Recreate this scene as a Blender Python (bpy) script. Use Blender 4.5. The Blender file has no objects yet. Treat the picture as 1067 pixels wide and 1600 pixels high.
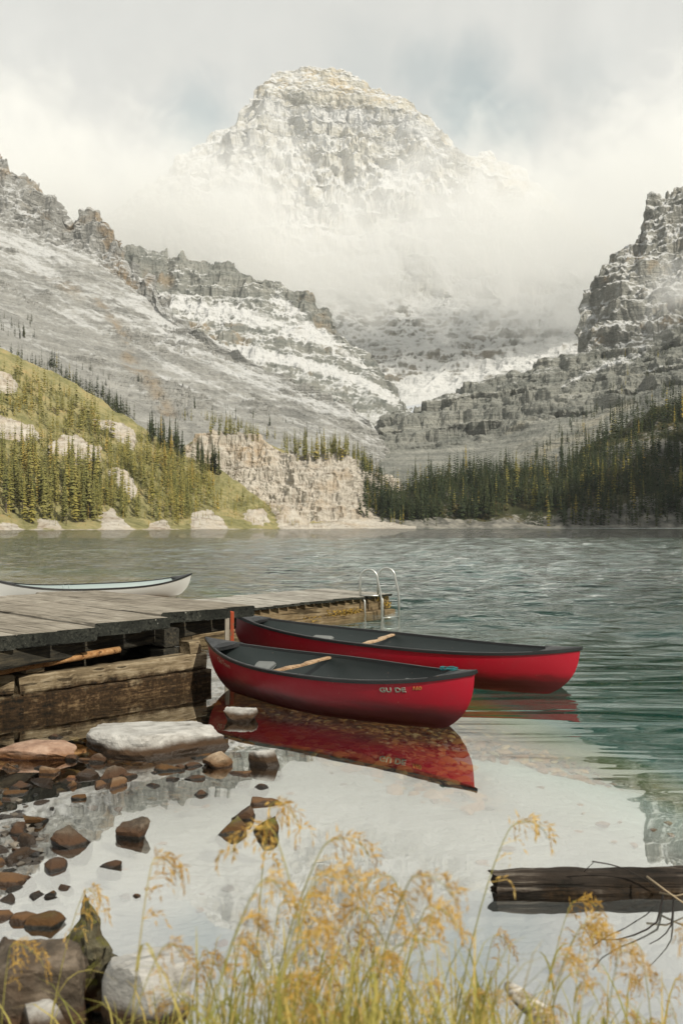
import bpy, bmesh, math, random, time
import numpy as np
from mathutils import Vector, Matrix

T0 = time.time()
random.seed(7)
RNG = np.random.default_rng(11)
scene = bpy.context.scene
COL = scene.collection
R = math.radians

# ------------------------------------------------------------------ camera
CAMH, F, H0, CX = 1.9, 1555.6, 821.0, 533.5      # eye height, focal length in px of the photo, horizon row, centre column
cam = bpy.data.cameras.new('camera')
cam_ob = bpy.data.objects.new('camera', cam)
COL.objects.link(cam_ob)
cam_ob.location = (0, 0, CAMH)
cam_ob.rotation_euler = (R(90), 0, 0)
cam.sensor_fit = 'VERTICAL'
cam.sensor_height = 36
cam.sensor_width = 24
cam.lens = 35
cam.shift_y = 21.0 / 1600.0
cam.clip_start = 0.05
cam.clip_end = 30000
cam.dof.use_dof = True
cam.dof.focus_distance = 15.0
cam.dof.aperture_fstop = 3.5
scene.camera = cam_ob

# ------------------------------------------------------------------ view, world, sun
scene.view_settings.view_transform = 'Standard'
scene.view_settings.look = 'None'
scene.view_settings.gamma = 1.0
scene.view_settings.exposure = EXPOSURE = 0.08
scene.view_settings.use_curve_mapping = False

SUN_DIR = Vector((0.50, -0.62, 0.60)).normalized()
SUN_EL = math.asin(SUN_DIR.z)
SUN_AZ = math.atan2(SUN_DIR.x, SUN_DIR.y)

world = bpy.data.worlds.new('World')
scene.world = world
world.use_nodes = True
wn, wl = world.node_tree.nodes, world.node_tree.links
wn.clear()


def wnode(t, **kw):
    n = wn.new(t)
    for k, v in kw.items():
        if k in n.inputs.keys():
            n.inputs[k].default_value = v
        else:
            setattr(n, k, v)
    return n


w_out = wnode('ShaderNodeOutputWorld')
w_bg = wnode('ShaderNodeBackground', Strength=0.1)
wl.new(w_bg.outputs[0], w_out.inputs[0])
w_sky = wnode('ShaderNodeTexSky')
w_sky.sky_type = 'NISHITA'
w_sky.sun_disc = False
w_sky.sun_elevation = SUN_EL
w_sky.sun_rotation = SUN_AZ
w_sky.altitude = 2000
w_sky.air_density = 1.0
w_sky.dust_density = 1.5
w_tc = wnode('ShaderNodeTexCoord')
# cloud cover: a nearly closed overcast with soft bright and grey billows and three thin places
w_n1 = wnode('ShaderNodeTexNoise', Scale=2.6, Detail=7.0, Roughness=0.55, Distortion=0.6)
w_n2 = wnode('ShaderNodeTexNoise', Scale=9.0, Detail=6.0, Roughness=0.6, Distortion=0.4)
wl.new(w_tc.outputs['Generated'], w_n1.inputs['Vector'])
wl.new(w_tc.outputs['Generated'], w_n2.inputs['Vector'])


def wmath(op, a, b=None, clamp=False):
    n = wn.new('ShaderNodeMath')
    n.operation = op
    n.use_clamp = clamp
    for i, v in enumerate((a, b)):
        if v is None:
            continue
        if isinstance(v, (int, float)):
            n.inputs[i].default_value = v
        else:
            wl.new(v, n.inputs[i])
    return n.outputs[0]


def px_dir(px, py):
    return Vector(((px - CX) / F, 1.0, -(py - H0) / F)).normalized()


hole = None
for (px, py, rad, amt) in ((312, 190, 2.2, 0.6), (738, 150, 2.7, 0.75), (800, 190, 2.2, 0.5), (670, 115, 2.0, 0.45), (560, 110, 2.4, 0.2), (900, 130, 2.4, 0.2),
                           (1600, -500, 9, 0.7), (-900, -900, 10, 0.7), (400, -1500, 9, 0.6)):
    d = px_dir(px, py)
    dot = wn.new('ShaderNodeVectorMath')
    dot.operation = 'DISTANCE'
    dot.inputs[1].default_value = d
    wl.new(w_tc.outputs['Generated'], dot.inputs[0])
    m = wn.new('ShaderNodeMapRange')
    m.interpolation_type = 'SMOOTHSTEP'
    m.inputs['From Min'].default_value = math.radians(rad) * 1.5
    m.inputs['From Max'].default_value = 0.0
    m.inputs['To Min'].default_value = 0.0
    m.inputs['To Max'].default_value = amt
    # ragged edge from the fine noise
    wig = wmath('MULTIPLY', wmath('SUBTRACT', w_n2.outputs[0], 0.5), math.radians(rad) * 2.2)
    wl.new(wmath('ADD', dot.outputs['Value'], wig), m.inputs['Value'])
    hole = m.outputs[0] if hole is None else wmath('MAXIMUM', hole, m.outputs[0])
w_ramp = wnode('ShaderNodeMapRange')
w_ramp.interpolation_type = 'SMOOTHSTEP'
w_ramp.inputs['From Min'].default_value = 0.33
w_ramp.inputs['From Max'].default_value = 0.68
w_ramp.inputs['To Min'].default_value = 0.0
w_ramp.inputs['To Max'].default_value = 1.0
wl.new(wmath('ADD', wmath('MULTIPLY', w_n1.outputs[0], 0.75), wmath('MULTIPLY', w_n2.outputs[0], 0.25)), w_ramp.inputs['Value'])
w_cl = wnode('ShaderNodeMix', data_type='RGBA')
w_cl.inputs['A'].default_value = (6.15, 6.2, 5.9, 1)
w_cl.inputs['B'].default_value = (7.4, 7.4, 7.0, 1)
wl.new(w_ramp.outputs[0], w_cl.inputs['Factor'])
w_tint = wnode('ShaderNodeMix', data_type='RGBA', blend_type='MULTIPLY')
w_tint.inputs['Factor'].default_value = 1.0
w_tint.inputs['B'].default_value = (2.7, 2.15, 1.30, 1)
wl.new(w_sky.outputs[0], w_tint.inputs['A'])
w_mix = wnode('ShaderNodeMix', data_type='RGBA')
wl.new(hole, w_mix.inputs['Factor'])
wl.new(w_cl.outputs['Result'], w_mix.inputs['A'])
wl.new(w_tint.outputs['Result'], w_mix.inputs['B'])
wl.new(w_mix.outputs['Result'], w_bg.inputs['Color'])

sun = bpy.data.lights.new('sun', 'SUN')
sun.energy = 4.2
sun.angle = R(0.5)
sun.color = (1.0, 0.93, 0.80)
sun_ob = bpy.data.objects.new('sun', sun)
COL.objects.link(sun_ob)
sun_ob.rotation_euler = (-SUN_DIR).to_track_quat('-Z', 'Y').to_euler()
sun_ob.location = (30, -15, 30)

cy = scene.cycles
cy.max_bounces = 14
cy.diffuse_bounces = 3
cy.glossy_bounces = 3
cy.transmission_bounces = 4
cy.transparent_max_bounces = 12
cy.volume_bounces = 8
cy.use_denoising = True
cy.caustics_reflective = False
cy.caustics_refractive = False
cy.sample_clamp_indirect = 4.0
cy.volume_max_steps = 128

# ------------------------------------------------------------------ noise in numpy
_perm = np.concatenate([RNG.permutation(512)] * 2).astype(np.int32)
_g = RNG.normal(size=(512, 3)).astype(np.float32)
_g /= np.linalg.norm(_g, axis=1)[:, None]


def pnoise(P):
    P = P.astype(np.float32)
    I = np.floor(P).astype(np.int32)
    f = P - I
    I &= 511
    u = f * f * f * (f * (f * 6 - 15) + 10)
    out = 0
    for dx in (0, 1):
        hx = _perm[(I[..., 0] + dx) & 511]
        wx = u[..., 0] if dx else 1 - u[..., 0]
        for dy in (0, 1):
            hy = _perm[(hx + I[..., 1] + dy) & 511]
            wy = u[..., 1] if dy else 1 - u[..., 1]
            for dz in (0, 1):
                h = _perm[(hy + I[..., 2] + dz) & 511]
                wz = u[..., 2] if dz else 1 - u[..., 2]
                g = _g[h]
                d = g[..., 0] * (f[..., 0] - dx) + g[..., 1] * (f[..., 1] - dy) + g[..., 2] * (f[..., 2] - dz)
                out = out + d * (wx * wy * wz)
    return out * 1.5


def fbm(P, octv=4, gain=0.5, lac=2.03):
    s, a, t = 0, 1.0, 0
    for i in range(octv):
        s = s + a * pnoise(P + 17.3 * i)
        t += a
        a *= gain
        P = P * lac
    return s / t * 1.4


def ridged(P, octv=4, gain=0.55, lac=2.1):
    s, a, t = 0, 1.0, 0
    for i in range(octv):
        s = s + a * (1 - np.abs(pnoise(P + 31.7 * i)) * 2)
        t += a
        a *= gain
        P = P * lac
    return s / t


def sstep(a, b, x):
    t = np.clip((x - a) / (b - a), 0, 1)
    return t * t * (3 - 2 * t)


# ------------------------------------------------------------------ placing
def at(px, py, D):
    """the point D metres ahead seen at this column and row"""
    return Vector(((px - CX) / F * D, D, CAMH - (py - H0) / F * D))


def on(px, py, z=0.0):
    """the point at height z seen at this column and row"""
    D = (CAMH - z) * F / (py - H0)
    return Vector(((px - CX) / F * D, D, z))


def topx(P):
    """columns and rows of world points (array ... x 3)"""
    return CX + P[..., 0] / P[..., 1] * F, H0 - (P[..., 2] - CAMH) / P[..., 1] * F


# ------------------------------------------------------------------ material helper
class NT:
    def __init__(s, name):
        s.m = bpy.data.materials.new(name)
        s.m.use_nodes = True
        s.t = s.m.node_tree
        s.t.nodes.clear()
        s.out = s.t.nodes.new('ShaderNodeOutputMaterial')

    def put(s, sock, v):
        if v is None:
            return
        if isinstance(v, bpy.types.NodeSocket):
            s.t.links.new(v, sock)
        elif isinstance(v, (tuple, list)) and len(v) == 3 and sock.type == 'RGBA':
            sock.default_value = (*v, 1)
        else:
            sock.default_value = v

    def n(s, typ, out=0, _set=None, **kw):
        nd = s.t.nodes.new('ShaderNode' + typ)
        for k, v in (_set or {}).items():
            setattr(nd, k, v)
        for k, v in kw.items():
            s.put(nd.inputs[k.replace('_', ' ')], v)
        return nd.outputs[out]

    def pos(s):
        return s.n('NewGeometry', 'Position')

    def objc(s):
        return s.n('TexCoord', 'Object')

    def noise(s, vec, scale, detail=4.0, rough=0.55, dist=0.0):
        return s.n('TexNoise', 0, Vector=vec, Scale=scale, Detail=detail, Roughness=rough, Distortion=dist)

    def stretch(s, vec, sx, sy, sz, rot=(0, 0, 0)):
        return s.n('Mapping', 0, Vector=vec, Scale=(sx, sy, sz), Rotation=rot)

    def ma(s, op, a, b=None, c=None, clamp=False):
        nd = s.t.nodes.new('ShaderNodeMath')
        nd.operation = op
        nd.use_clamp = clamp
        for i, v in enumerate((a, b, c)):
            s.put(nd.inputs[i], v)
        return nd.outputs[0]

    def rng(s, v, a, b, c=0.0, d=1.0):
        nd = s.t.nodes.new('ShaderNodeMapRange')
        nd.interpolation_type = 'SMOOTHSTEP'
        for i, x in enumerate((v, a, b, c, d)):
            s.put(nd.inputs[i], x)
        return nd.outputs[0]

    def mix(s, f, a, b, blend='MIX'):
        nd = s.t.nodes.new('ShaderNodeMix')
        nd.data_type = 'RGBA'
        nd.blend_type = blend
        s.put(nd.inputs['Factor'], f)
        s.put(nd.inputs['A'], a)
        s.put(nd.inputs['B'], b)
        return nd.outputs['Result']

    def ramp(s, f, stops):
        nd = s.t.nodes.new('ShaderNodeValToRGB')
        e = nd.color_ramp.elements
        while len(e) < len(stops):
            e.new(0.5)
        for i, (p, c) in enumerate(stops):
            e[i].position = p
            e[i].color = (*c, 1)
        s.put(nd.inputs[0], f)
        return nd.outputs[0]

    def attr(s, name, out='Fac'):
        nd = s.t.nodes.new('ShaderNodeAttribute')
        nd.attribute_name = name
        return nd.outputs[out]

    def bump(s, h, strength=0.5, dist=0.05, normal=None):
        return s.n('Bump', 0, Height=h, Strength=strength, Distance=dist, Normal=normal)

    def bsdf(s, col, rough=0.8, normal=None, spec=0.3, **kw):
        nd = s.t.nodes.new('ShaderNodeBsdfPrincipled')
        s.put(nd.inputs['Base Color'], col)
        s.put(nd.inputs['Roughness'], rough)
        s.put(nd.inputs['Specular IOR Level'], spec)
        s.put(nd.inputs['Normal'], normal)
        for k, v in kw.items():
            s.put(nd.inputs[k.replace('_', ' ')], v)
        s.t.links.new(nd.outputs[0], s.out.inputs['Surface'])
        return s.m


# ------------------------------------------------------------------ object helpers
def mesh_from(name, V, Fc, smooth=False):
    me = bpy.data.meshes.new(name)
    me.from_pydata([tuple(v) for v in V], [], [tuple(f) for f in Fc])
    if smooth:
        me.polygons.foreach_set('use_smooth', [True] * len(me.polygons))
    me.update()
    return me


def fast_mesh(name, V, Q, smooth=True):
    """V n x 3, Q m x k (k = 3 or 4)"""
    V = np.asarray(V, np.float32)
    Q = np.asarray(Q, np.int32)
    me = bpy.data.meshes.new(name)
    me.vertices.add(len(V))
    me.vertices.foreach_set('co', V.ravel())
    k = Q.shape[1]
    me.loops.add(Q.size)
    me.loops.foreach_set('vertex_index', Q.ravel())
    me.polygons.add(len(Q))
    me.polygons.foreach_set('loop_start', np.arange(0, Q.size, k, dtype=np.int32))
    me.polygons.foreach_set('loop_total', np.full(len(Q), k, np.int32))
    me.polygons.foreach_set('use_smooth', np.full(len(Q), smooth, bool))
    me.update(calc_edges=True)
    return me


def put(name, me, mat=None, parent=None, loc=None, **props):
    o = bpy.data.objects.new(name, me)
    COL.objects.link(o)
    if mat is not None and me is not None:
        idx = [p.material_index for p in me.polygons] if isinstance(mat, list) and len(mat) > 1 else None
        me.materials.clear()
        for m in (mat if isinstance(mat, (list, tuple)) else [mat]):
            me.materials.append(m)
        if idx:
            me.polygons.foreach_set('material_index', idx)
    if parent is not None:
        o.parent = parent
    if loc is not None:
        o.location = loc
    for k, v in props.items():
        if v is not None:
            o[k] = v
    return o


def thing(name, label, category, loc=(0, 0, 0), rot=(0, 0, 0), group=None):
    o = put(name, None, label=label, category=category, group=group, loc=loc)
    o.rotation_euler = rot
    o.empty_display_size = 0.1
    return o


def vattr(me, name, arr):
    a = me.attributes.new(name, 'FLOAT', 'POINT')
    a.data.foreach_set('value', np.asarray(arr, np.float32).ravel())


def grid_quads(nr, nc):
    i = np.arange(nr * nc).reshape(nr, nc)
    return np.stack([i[:-1, :-1], i[:-1, 1:], i[1:, 1:], i[1:, :-1]], -1).reshape(-1, 4)


def grid_normals(P):
    du = np.gradient(P, axis=1)
    dv = np.gradient(P, axis=0)
    n = np.cross(du, dv)
    n /= np.linalg.norm(n, axis=-1, keepdims=True) + 1e-9
    return n


def inpoly(px, py, poly):
    c = np.zeros(px.shape, bool)
    n = len(poly)
    for i in range(n):
        x0, y0 = poly[i]
        x1, y1 = poly[(i + 1) % n]
        if y0 == y1:
            continue
        t = ((y0 > py) != (y1 > py)) & (px < (x1 - x0) * (py - y0) / (y1 - y0) + x0)
        c ^= t
    return c


def stroke(px, py, line, width):
    """0..1 closeness of image points to a polyline, width in px (a pair: start and end width)"""
    best = np.zeros(px.shape)
    w0, w1 = width if isinstance(width, tuple) else (width, width)
    n = len(line) - 1
    for i in range(n):
        (x0, y0), (x1, y1) = line[i], line[i + 1]
        dx, dy = x1 - x0, y1 - y0
        t = np.clip(((px - x0) * dx + (py - y0) * dy) / (dx * dx + dy * dy), 0, 1)
        d = np.hypot(px - x0 - t * dx, py - y0 - t * dy)
        w = w0 + (w1 - w0) * (i + t) / n
        best = np.maximum(best, np.clip(1 - d / w, 0, 1))
    return best

# ================================================================== MOUNTAINS
def rock_material(name, dark, mid, light, ochre=(0.33, 0.235, 0.13), k=1.0, snowcol=(0.56, 0.565, 0.56), bumpd=1.6, green=None):
    t = NT(name)
    p = t.pos()
    n1 = t.noise(p, 0.02 * k, 9, 0.62)
    st = t.noise(t.stretch(p, 0.006 * k, 0.006 * k, 0.14 * k, (0.12, 0.08, 0)), 1.0, 6, 0.6, 0.4)
    streak = t.noise(t.stretch(p, 0.11 * k, 0.05 * k, 0.008 * k), 1.0, 5, 0.6)
    f = t.ma('ADD', t.ma('ADD', t.ma('MULTIPLY', n1, 0.42), t.ma('MULTIPLY', st, 0.46)), t.ma('MULTIPLY', streak, 0.12))
    f = t.ma('ADD', f, t.ma('MULTIPLY', t.ma('SUBTRACT', t.noise(p, 0.28 * k, 5, 0.75), 0.5), 0.35))
    base = t.ramp(f, [(0.33, dark), (0.5, mid), (0.66, light)])
    oc = t.ma('MULTIPLY', t.attr('ochre'), t.rng(t.noise(p, 0.035 * k, 6, 0.6), 0.40, 0.62))
    base = t.mix(oc, base, ochre)
    if green is not None:
        base = t.mix(t.ma('MULTIPLY', t.attr('green'), t.rng(t.noise(p, 0.06 * k, 6, 0.65), 0.36, 0.60)), base, green)
    fine = t.ma('ADD', t.ma('MULTIPLY', t.noise(p, 0.13 * k, 7, 0.72), 0.6), t.ma('MULTIPLY', t.noise(t.stretch(p, 0.10 * k, 0.10 * k, 0.5 * k), 1.0, 6, 0.7), 0.4))
    s = t.ma('ADD', t.attr('snow'), t.ma('MULTIPLY', t.ma('SUBTRACT', fine, 0.5), 2.6))
    s = t.ma('ADD', s, t.ma('MULTIPLY', t.ma('SUBTRACT', st, 0.5), 1.3))
    mask = t.rng(s, 0.22, 1.05)
    col = t.mix(mask, base, snowcol)
    h = t.ma('ADD', t.ma('MULTIPLY', t.noise(p, 0.09 * k, 9, 0.68), 1.0), t.ma('MULTIPLY', t.noise(t.stretch(p, 0.035 * k, 0.035 * k, 0.32 * k, (0.12, 0.08, 0)), 1.0, 5, 0.6), 0.8))
    return t.bsdf(col, 0.9, t.bump(h, 1.0, 2.2 * bumpd / k), 0.1)


def loft(curves, ncol, spans, blur=5, over=0.0):
    """rows of world points swept through contour lines given foot first, crest later; each line is a list of (column, row, distance)"""
    pa, pb = curves[0][0][0], curves[0][-1][0]
    lines = []
    for c in curves:
        c = np.array(c, float)
        px = np.linspace(c[0, 0], c[-1, 0], ncol)
        py = np.interp(px, c[:, 0], c[:, 1])
        D = np.interp(px, c[:, 0], c[:, 2])
        lines.append(np.stack([(px - CX) / F * D, D, CAMH - (py - H0) / F * D], -1))
    rows = []
    for k, n in enumerate(spans):
        tt = np.linspace(0, 1, n, endpoint=False)[:, None, None]
        rows.append(lines[k][None] * (1 - tt) + lines[k + 1][None] * tt)
    rows.append(lines[-1][None])
    P = np.concatenate(rows, 0)
    if blur:
        ker = np.hanning(2 * blur + 3)[1:-1]
        ker /= ker.sum()
        pad = np.concatenate([np.repeat(P[:1], blur, 0), P, np.repeat(P[-1:], blur, 0)], 0)
        Q = sum(w * pad[i:i + len(P)] for i, w in enumerate(ker))
        # keep the foot where it is
        g = np.linspace(0, 1, len(P))[:, None, None]
        P = np.where(g < 0.02, P, Q)
    v = np.concatenate([k + np.arange(n) / n for k, n in enumerate(spans)] + [[float(len(spans))]])
    return P, np.repeat(v[:, None], ncol, 1)


def terrace(P, period, w, wob, warp_scale, sharp=(0.25, 0.8)):
    """turns even slopes into ledges and risers: moves points up and down only"""
    w = w * (0.25 + 0.75 * sstep(-0.2, 0.3, fbm(P / (0.7 * warp_scale) + 40, 3)))
    z = P[..., 2] + 2.0 * wob * fbm(P / warp_scale, 3) + 0.05 * P[..., 0]
    k = z / period
    fr = k - np.floor(k)
    dz = (sstep(sharp[0], sharp[1], fr) - fr) * period
    Q = P.copy()
    Q[..., 2] += dz * w
    return Q


def finish_mountain(name, P, snow, ochre, mat, extra=None, label=None):
    nr, nc = P.shape[:2]
    me = fast_mesh(name, P.reshape(-1, 3), grid_quads(nr, nc), False)
    vattr(me, 'snow', snow)
    vattr(me, 'ochre', ochre)
    for k, v in (extra or {}).items():
        vattr(me, k, v)
    return put(name, me, mat, kind='structure', label=label)


def flat(k, z):
    return np.full(k, z)


# ---- the great peak ------------------------------------------------
crest = [(60, 420, 3050), (150, 345, 3050), (215, 300, 3000), (235, 283, 2980), (262, 268, 2960), (275, 240, 2950), (300, 232, 2950), (330, 207, 2950), (360, 196, 2940),
         (376, 172, 2930), (398, 150, 2930), (410, 128, 2930), (425, 113, 2930), (450, 107, 2930), (488, 99, 2930), (520, 104, 2930), (545, 108, 2930), (566, 121, 2930),
         (590, 138, 2930), (615, 146, 2930), (640, 152, 2930), (662, 174, 2930), (680, 190, 2930), (700, 215, 2930), (722, 236, 2930), (745, 240, 2930), (765, 232, 2940), (785, 245, 2950), (860, 300, 3000), (980, 390, 3050)]
shoulder = [(60, 455, 2900), (215, 345, 2850), (275, 292, 2820), (330, 262, 2820), (376, 205, 2860), (410, 152, 2890), (450, 155, 2890), (520, 158, 2890), (566, 165, 2885), (640, 185, 2885), (690, 228, 2870), (745, 265, 2850), (980, 430, 2900)]
butt = [(60, 520, 2780), (215, 430, 2760), (330, 350, 2740), (400, 245, 2770), (455, 215, 2800), (500, 235, 2780), (545, 215, 2800), (600, 235, 2790), (660, 225, 2810), (740, 305, 2770), (980, 500, 2770)]
foot = [(60, 640, 2690), (330, 600, 2680), (520, 580, 2680), (740, 580, 2690), (980, 640, 2690)]
back = [(60, 500, 3500), (400, 300, 3500), (640, 300, 3500), (980, 480, 3500)]
P, V = loft([foot, butt, shoulder, crest, back], 480, [80, 120, 80, 12], 7)
N = grid_normals(P)
px, py = topx(P)
w = np.clip(V * 1.5, 0, 1) * np.where(V > 3, 0.3, 1)
# buttresses: vertical ribs below the capping cliff
rib = ridged(np.stack([(P[..., 0] + 0.25 * P[..., 2]) / 190, P[..., 1] / 400, P[..., 2] / 230], -1), 6, 0.58)
P = P + N * ((rib - 0.5) * 82 * w * np.where(V < 2.1, 1.0, 0.18))[..., None]
P = P + N * (fbm(P / np.array([50., 50., 26.]), 6, 0.62) * 26 * w * np.where(V < 2.2, 1, 0.6))[..., None]
P = terrace(P, 58, 0.6 * w, 10, 260)
P = terrace(P, 17, 0.5 * w, 4, 120)
P[..., 2] += 7 * fbm(P / 22, 3) * w
N = grid_normals(P)
px, py = topx(P)
snow = 0.50 + 0.95 * sstep(0.18, 0.60, N[..., 2]) + 0.5 * fbm(P / 90, 4)
snow += 0.5 * stroke(px, py, [(420, 165), (500, 185), (590, 185), (660, 205)], 22)
capband = np.clip(1 - np.abs(V - 2.5) / 0.6, 0, 1) * sstep(390, 420, px)
snow -= 0.30 * capband
ochre = 0.9 * capband + 0.25 * sstep(0.1, 0.4, fbm(P / 200, 3))
M_PEAK = rock_material('pale_peak_limestone', (0.36, 0.355, 0.32), (0.47, 0.455, 0.40), (0.57, 0.55, 0.49), (0.52, 0.44, 0.31), 0.45, bumpd=1.1)
finish_mountain('mountain', P, snow, ochre, M_PEAK, label='great snow-dusted peak rising out of the cloud')

# ---- the middle ridge running down from the peak's left -------------
crest = [(60, 350, 2050), (150, 372, 2020), (205, 384, 2000), (240, 388, 2000), (262, 399, 1990), (300, 402, 1980), (330, 410, 1970), (360, 414, 1960), (392, 425, 1950), (425, 438, 1930), (455, 448, 1920), (490, 466, 1910), (505, 480, 1900), (520, 494, 1890),
         (532, 512, 1880), (545, 531, 1860), (562, 548, 1850), (585, 572, 1820), (612, 606, 1780), (640, 640, 1750)]
band = [(60, 430, 1950), (205, 452, 1900), (300, 462, 1890), (360, 458, 1890), (400, 452, 1900), (440, 468, 1890), (490, 505, 1850), (530, 540, 1810), (585, 585, 1780), (640, 645, 1740)]
low = [(60, 520, 1720), (205, 520, 1720), (300, 532, 1700), (380, 540, 1690), (450, 555, 1680), (530, 588, 1680), (585, 612, 1690), (640, 655, 1700)]
foot = [(60, 640, 1450), (300, 640, 1430), (450, 670, 1430), (560, 690, 1450), (640, 700, 1500)]
back = [(60, 450, 2400), (330, 470, 2400), (640, 680, 2200)]
P, V = loft([foot, low, band, crest, back], 520, [70, 90, 70, 16], 5)
N = grid_normals(P)
w = np.clip(V * 2, 0, 1) * np.where(V > 3, 0.4, 1)
P = P + N * ((ridged(P / np.array([70., 120., 110.]), 4) - 0.55) * 26 * w * np.where(V > 2, 1.2, 0.7))[..., None]
P = P + N * (fbm(P / 28, 4) * 8 * w)[..., None]
P = terrace(P, 30, 0.55 * w, 6, 120)
P = terrace(P, 9, 0.5 * w, 3, 40)
P[..., 2] += 3.5 * fbm(P / 12, 3) * w
N = grid_normals(P)
px, py = topx(P)
snow = -0.14 + 0.9 * sstep(0.34, 0.8, N[..., 2]) + 0.4 * fbm(P / 60, 4) + 0.4 * fbm(P / np.array([60., 60., 9.]), 4)
snow -= 0.85 * sstep(2.02, 2.3, V) * sstep(0.0, 0.25, fbm(P / 75, 3) + 0.12)
snow += 1.1 * stroke(px, py, [(250, 470), (330, 485), (420, 500), (500, 530)], 22)
snow += 2.0 * stroke(px, py, [(322, 536), (345, 546), (400, 552), (460, 565), (520, 580), (575, 600), (618, 627)], (12, 9))
snow += 0.9 * stroke(px, py, [(430, 460), (500, 520), (560, 570)], 14)
ochre = 0.5 * sstep(0.15, 0.45, fbm(P / 140, 3))
M_RIDGE = rock_material('dark_ridge_limestone', (0.10, 0.115, 0.108), (0.21, 0.215, 0.195), (0.33, 0.325, 0.29), k=0.8)
finish_mountain('mountain', P, snow, ochre, M_RIDGE, label='snowy ridge with dark cliff band under the cloud')

# ---- the valley headwall --------------------------------------------
crest = [(440, 430, 2650), (540, 452, 2640), (600, 470, 2640), (720, 470, 2640), (860, 460, 2640), (1060, 430, 2640)]
mid = [(440, 530, 2450), (540, 535, 2430), (600, 532, 2430), (660, 530, 2430), (760, 530, 2400), (860, 520, 2350), (1060, 500, 2300)]
foot = [(440, 660, 1950), (600, 640, 1950), (700, 625, 1950), (800, 610, 1900), (900, 590, 1850), (1060, 560, 1850)]
back = [(440, 480, 3000), (1060, 480, 3000)]
P, V = loft([foot, mid, crest, back], 420, [120, 60, 8], 5)
N = grid_normals(P)
w = np.clip(V * 3, 0, 1)
P = P + N * ((ridged(P / 130, 4) - 0.5) * 34 * w)[..., None]
P = P + N * (fbm(P / 30, 4) * 7 * w)[..., None]
P = terrace(P, 42, 0.5 * w, 8, 300)
P = terrace(P, 13, 0.5 * w, 3, 160)
P[..., 2] += 2.5 * fbm(P / 14, 3) * w
N = grid_normals(P)
px, py = topx(P)
snow = 0.22 + 0.9 * sstep(0.25, 0.7, N[..., 2]) + 0.35 * fbm(P / 80, 4)
tri = inpoly(px + 6 * fbm(P / 50, 3), py + 4 * fbm(P / 50 + 9, 3), [(590, 640), (612, 603), (640, 588), (668, 582), (693, 580), (708, 598), (690, 615), (655, 640)])
snow += 1.6 * tri
snow += 1.0 * stroke(px, py, [(700, 605), (760, 575), (840, 548), (905, 520)], 14)
snow -= 0.5 * stroke(px, py, [(600, 590), (635, 590), (655, 584)], 9)
M_HEAD = rock_material('far_headwall_limestone', (0.12, 0.125, 0.115), (0.19, 0.19, 0.17), (0.27, 0.265, 0.24), k=0.6)
finish_mountain('mountain', P, snow, 0.2 * np.ones_like(snow), M_HEAD, label='snow-streaked headwall of the valley below the cloud')

# ---- the long slope on the left --------------------------------------
crest = [(-330, -60, 1500), (-200, 60, 1500), (-60, 190, 1500), (0, 232, 1500), (14, 236, 1500), (22, 256, 1500), (36, 270, 1500), (46, 283, 1500), (58, 288, 1500), (66, 306, 1490), (84, 318, 1480), (98, 326, 1470), (112, 340, 1460), (130, 334, 1450), (148, 335, 1450), (160, 344, 1440),
         (172, 358, 1430), (185, 372, 1420), (193, 384, 1410), (196, 420, 1400), (212, 424, 1390), (226, 440, 1370), (242, 452, 1350), (262, 468, 1330), (268, 492, 1320), (300, 516, 1290), (330, 537, 1270), (390, 565, 1240), (450, 592, 1210), (520, 618, 1190), (550, 632, 1180), (575, 655, 1170), (600, 700, 1170), (640, 780, 1160)]
cliff = [(-330, 60, 1400), (-60, 300, 1390), (0, 346, 1380), (40, 372, 1370), (80, 388, 1365), (110, 394, 1360), (150, 412, 1360), (185, 440, 1350), (200, 452, 1340), (240, 486, 1320), (266, 506, 1300), (330, 545, 1260), (450, 600, 1200), (545, 640, 1170), (575, 670, 1165), (600, 710, 1160), (640, 790, 1150)]
mid = [(-330, 300, 1150), (0, 450, 1120), (100, 500, 1110), (200, 550, 1100), (330, 605, 1080), (450, 645, 1080), (545, 675, 1090), (600, 730, 1100), (640, 800, 1100)]
foot = [(-330, 560, 760), (0, 590, 760), (60, 620, 770), (130, 655, 790), (200, 700, 800), (330, 752, 820), (400, 740, 850), (480, 740, 900), (560, 755, 930), (640, 810, 950)]
back = [(-330, 200, 2000), (0, 420, 2000), (200, 540, 1800), (640, 760, 1500)]
P, V = loft([foot, mid, cliff, crest, back], 560, [130, 100, 90, 12], 5)
N = grid_normals(P)
px, py = topx(P)
w = np.clip(V * 2, 0, 1) * np.where(V > 3, 0.5, 1)
top = sstep(1.9, 2.2, V) * np.clip((300 - px) / 60, 0, 1)
# gullies and slabs dipping down to the right on the open slope
q = np.stack([(P[..., 0] + 0.9 * P[..., 2]) / 170, P[..., 1] / 300, (P[..., 2] + 0.48 * P[..., 0]) / 26], -1)
slab = ridged(q, 4)
P = P + N * ((slab - 0.5) * 15 * w * (1 - top))[..., None]
P = P + N * ((ridged(P / np.array([42., 80., 120.]), 4) - 0.5) * 34 * top)[..., None]
P = P + N * (fbm(P / np.array([30., 30., 16.]), 4) * (3.0 + 7.0 * top) * w)[..., None]
outc = sstep(0.08, 0.32, fbm(P / np.array([110., 110., 60.]) + 21, 4)) * (1 - top) * sstep(0.25, 0.5, V)
P = P + N * (outc * (ridged(P / np.array([16., 24., 14.]), 4) - 0.35) * 11 * w)[..., None]
P = terrace(P, 12, 0.7 * outc, 3, 50)
P = terrace(P, 26, 0.5 * top, 6, 90)
P = terrace(P, 8, 0.4 * w * (0.25 + 0.75 * top), 3, 36)
P[..., 2] += (2.0 + 1.6 * top) * fbm(P / 8, 4, 0.65) * w
N = grid_normals(P)
px, py = topx(P)
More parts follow.
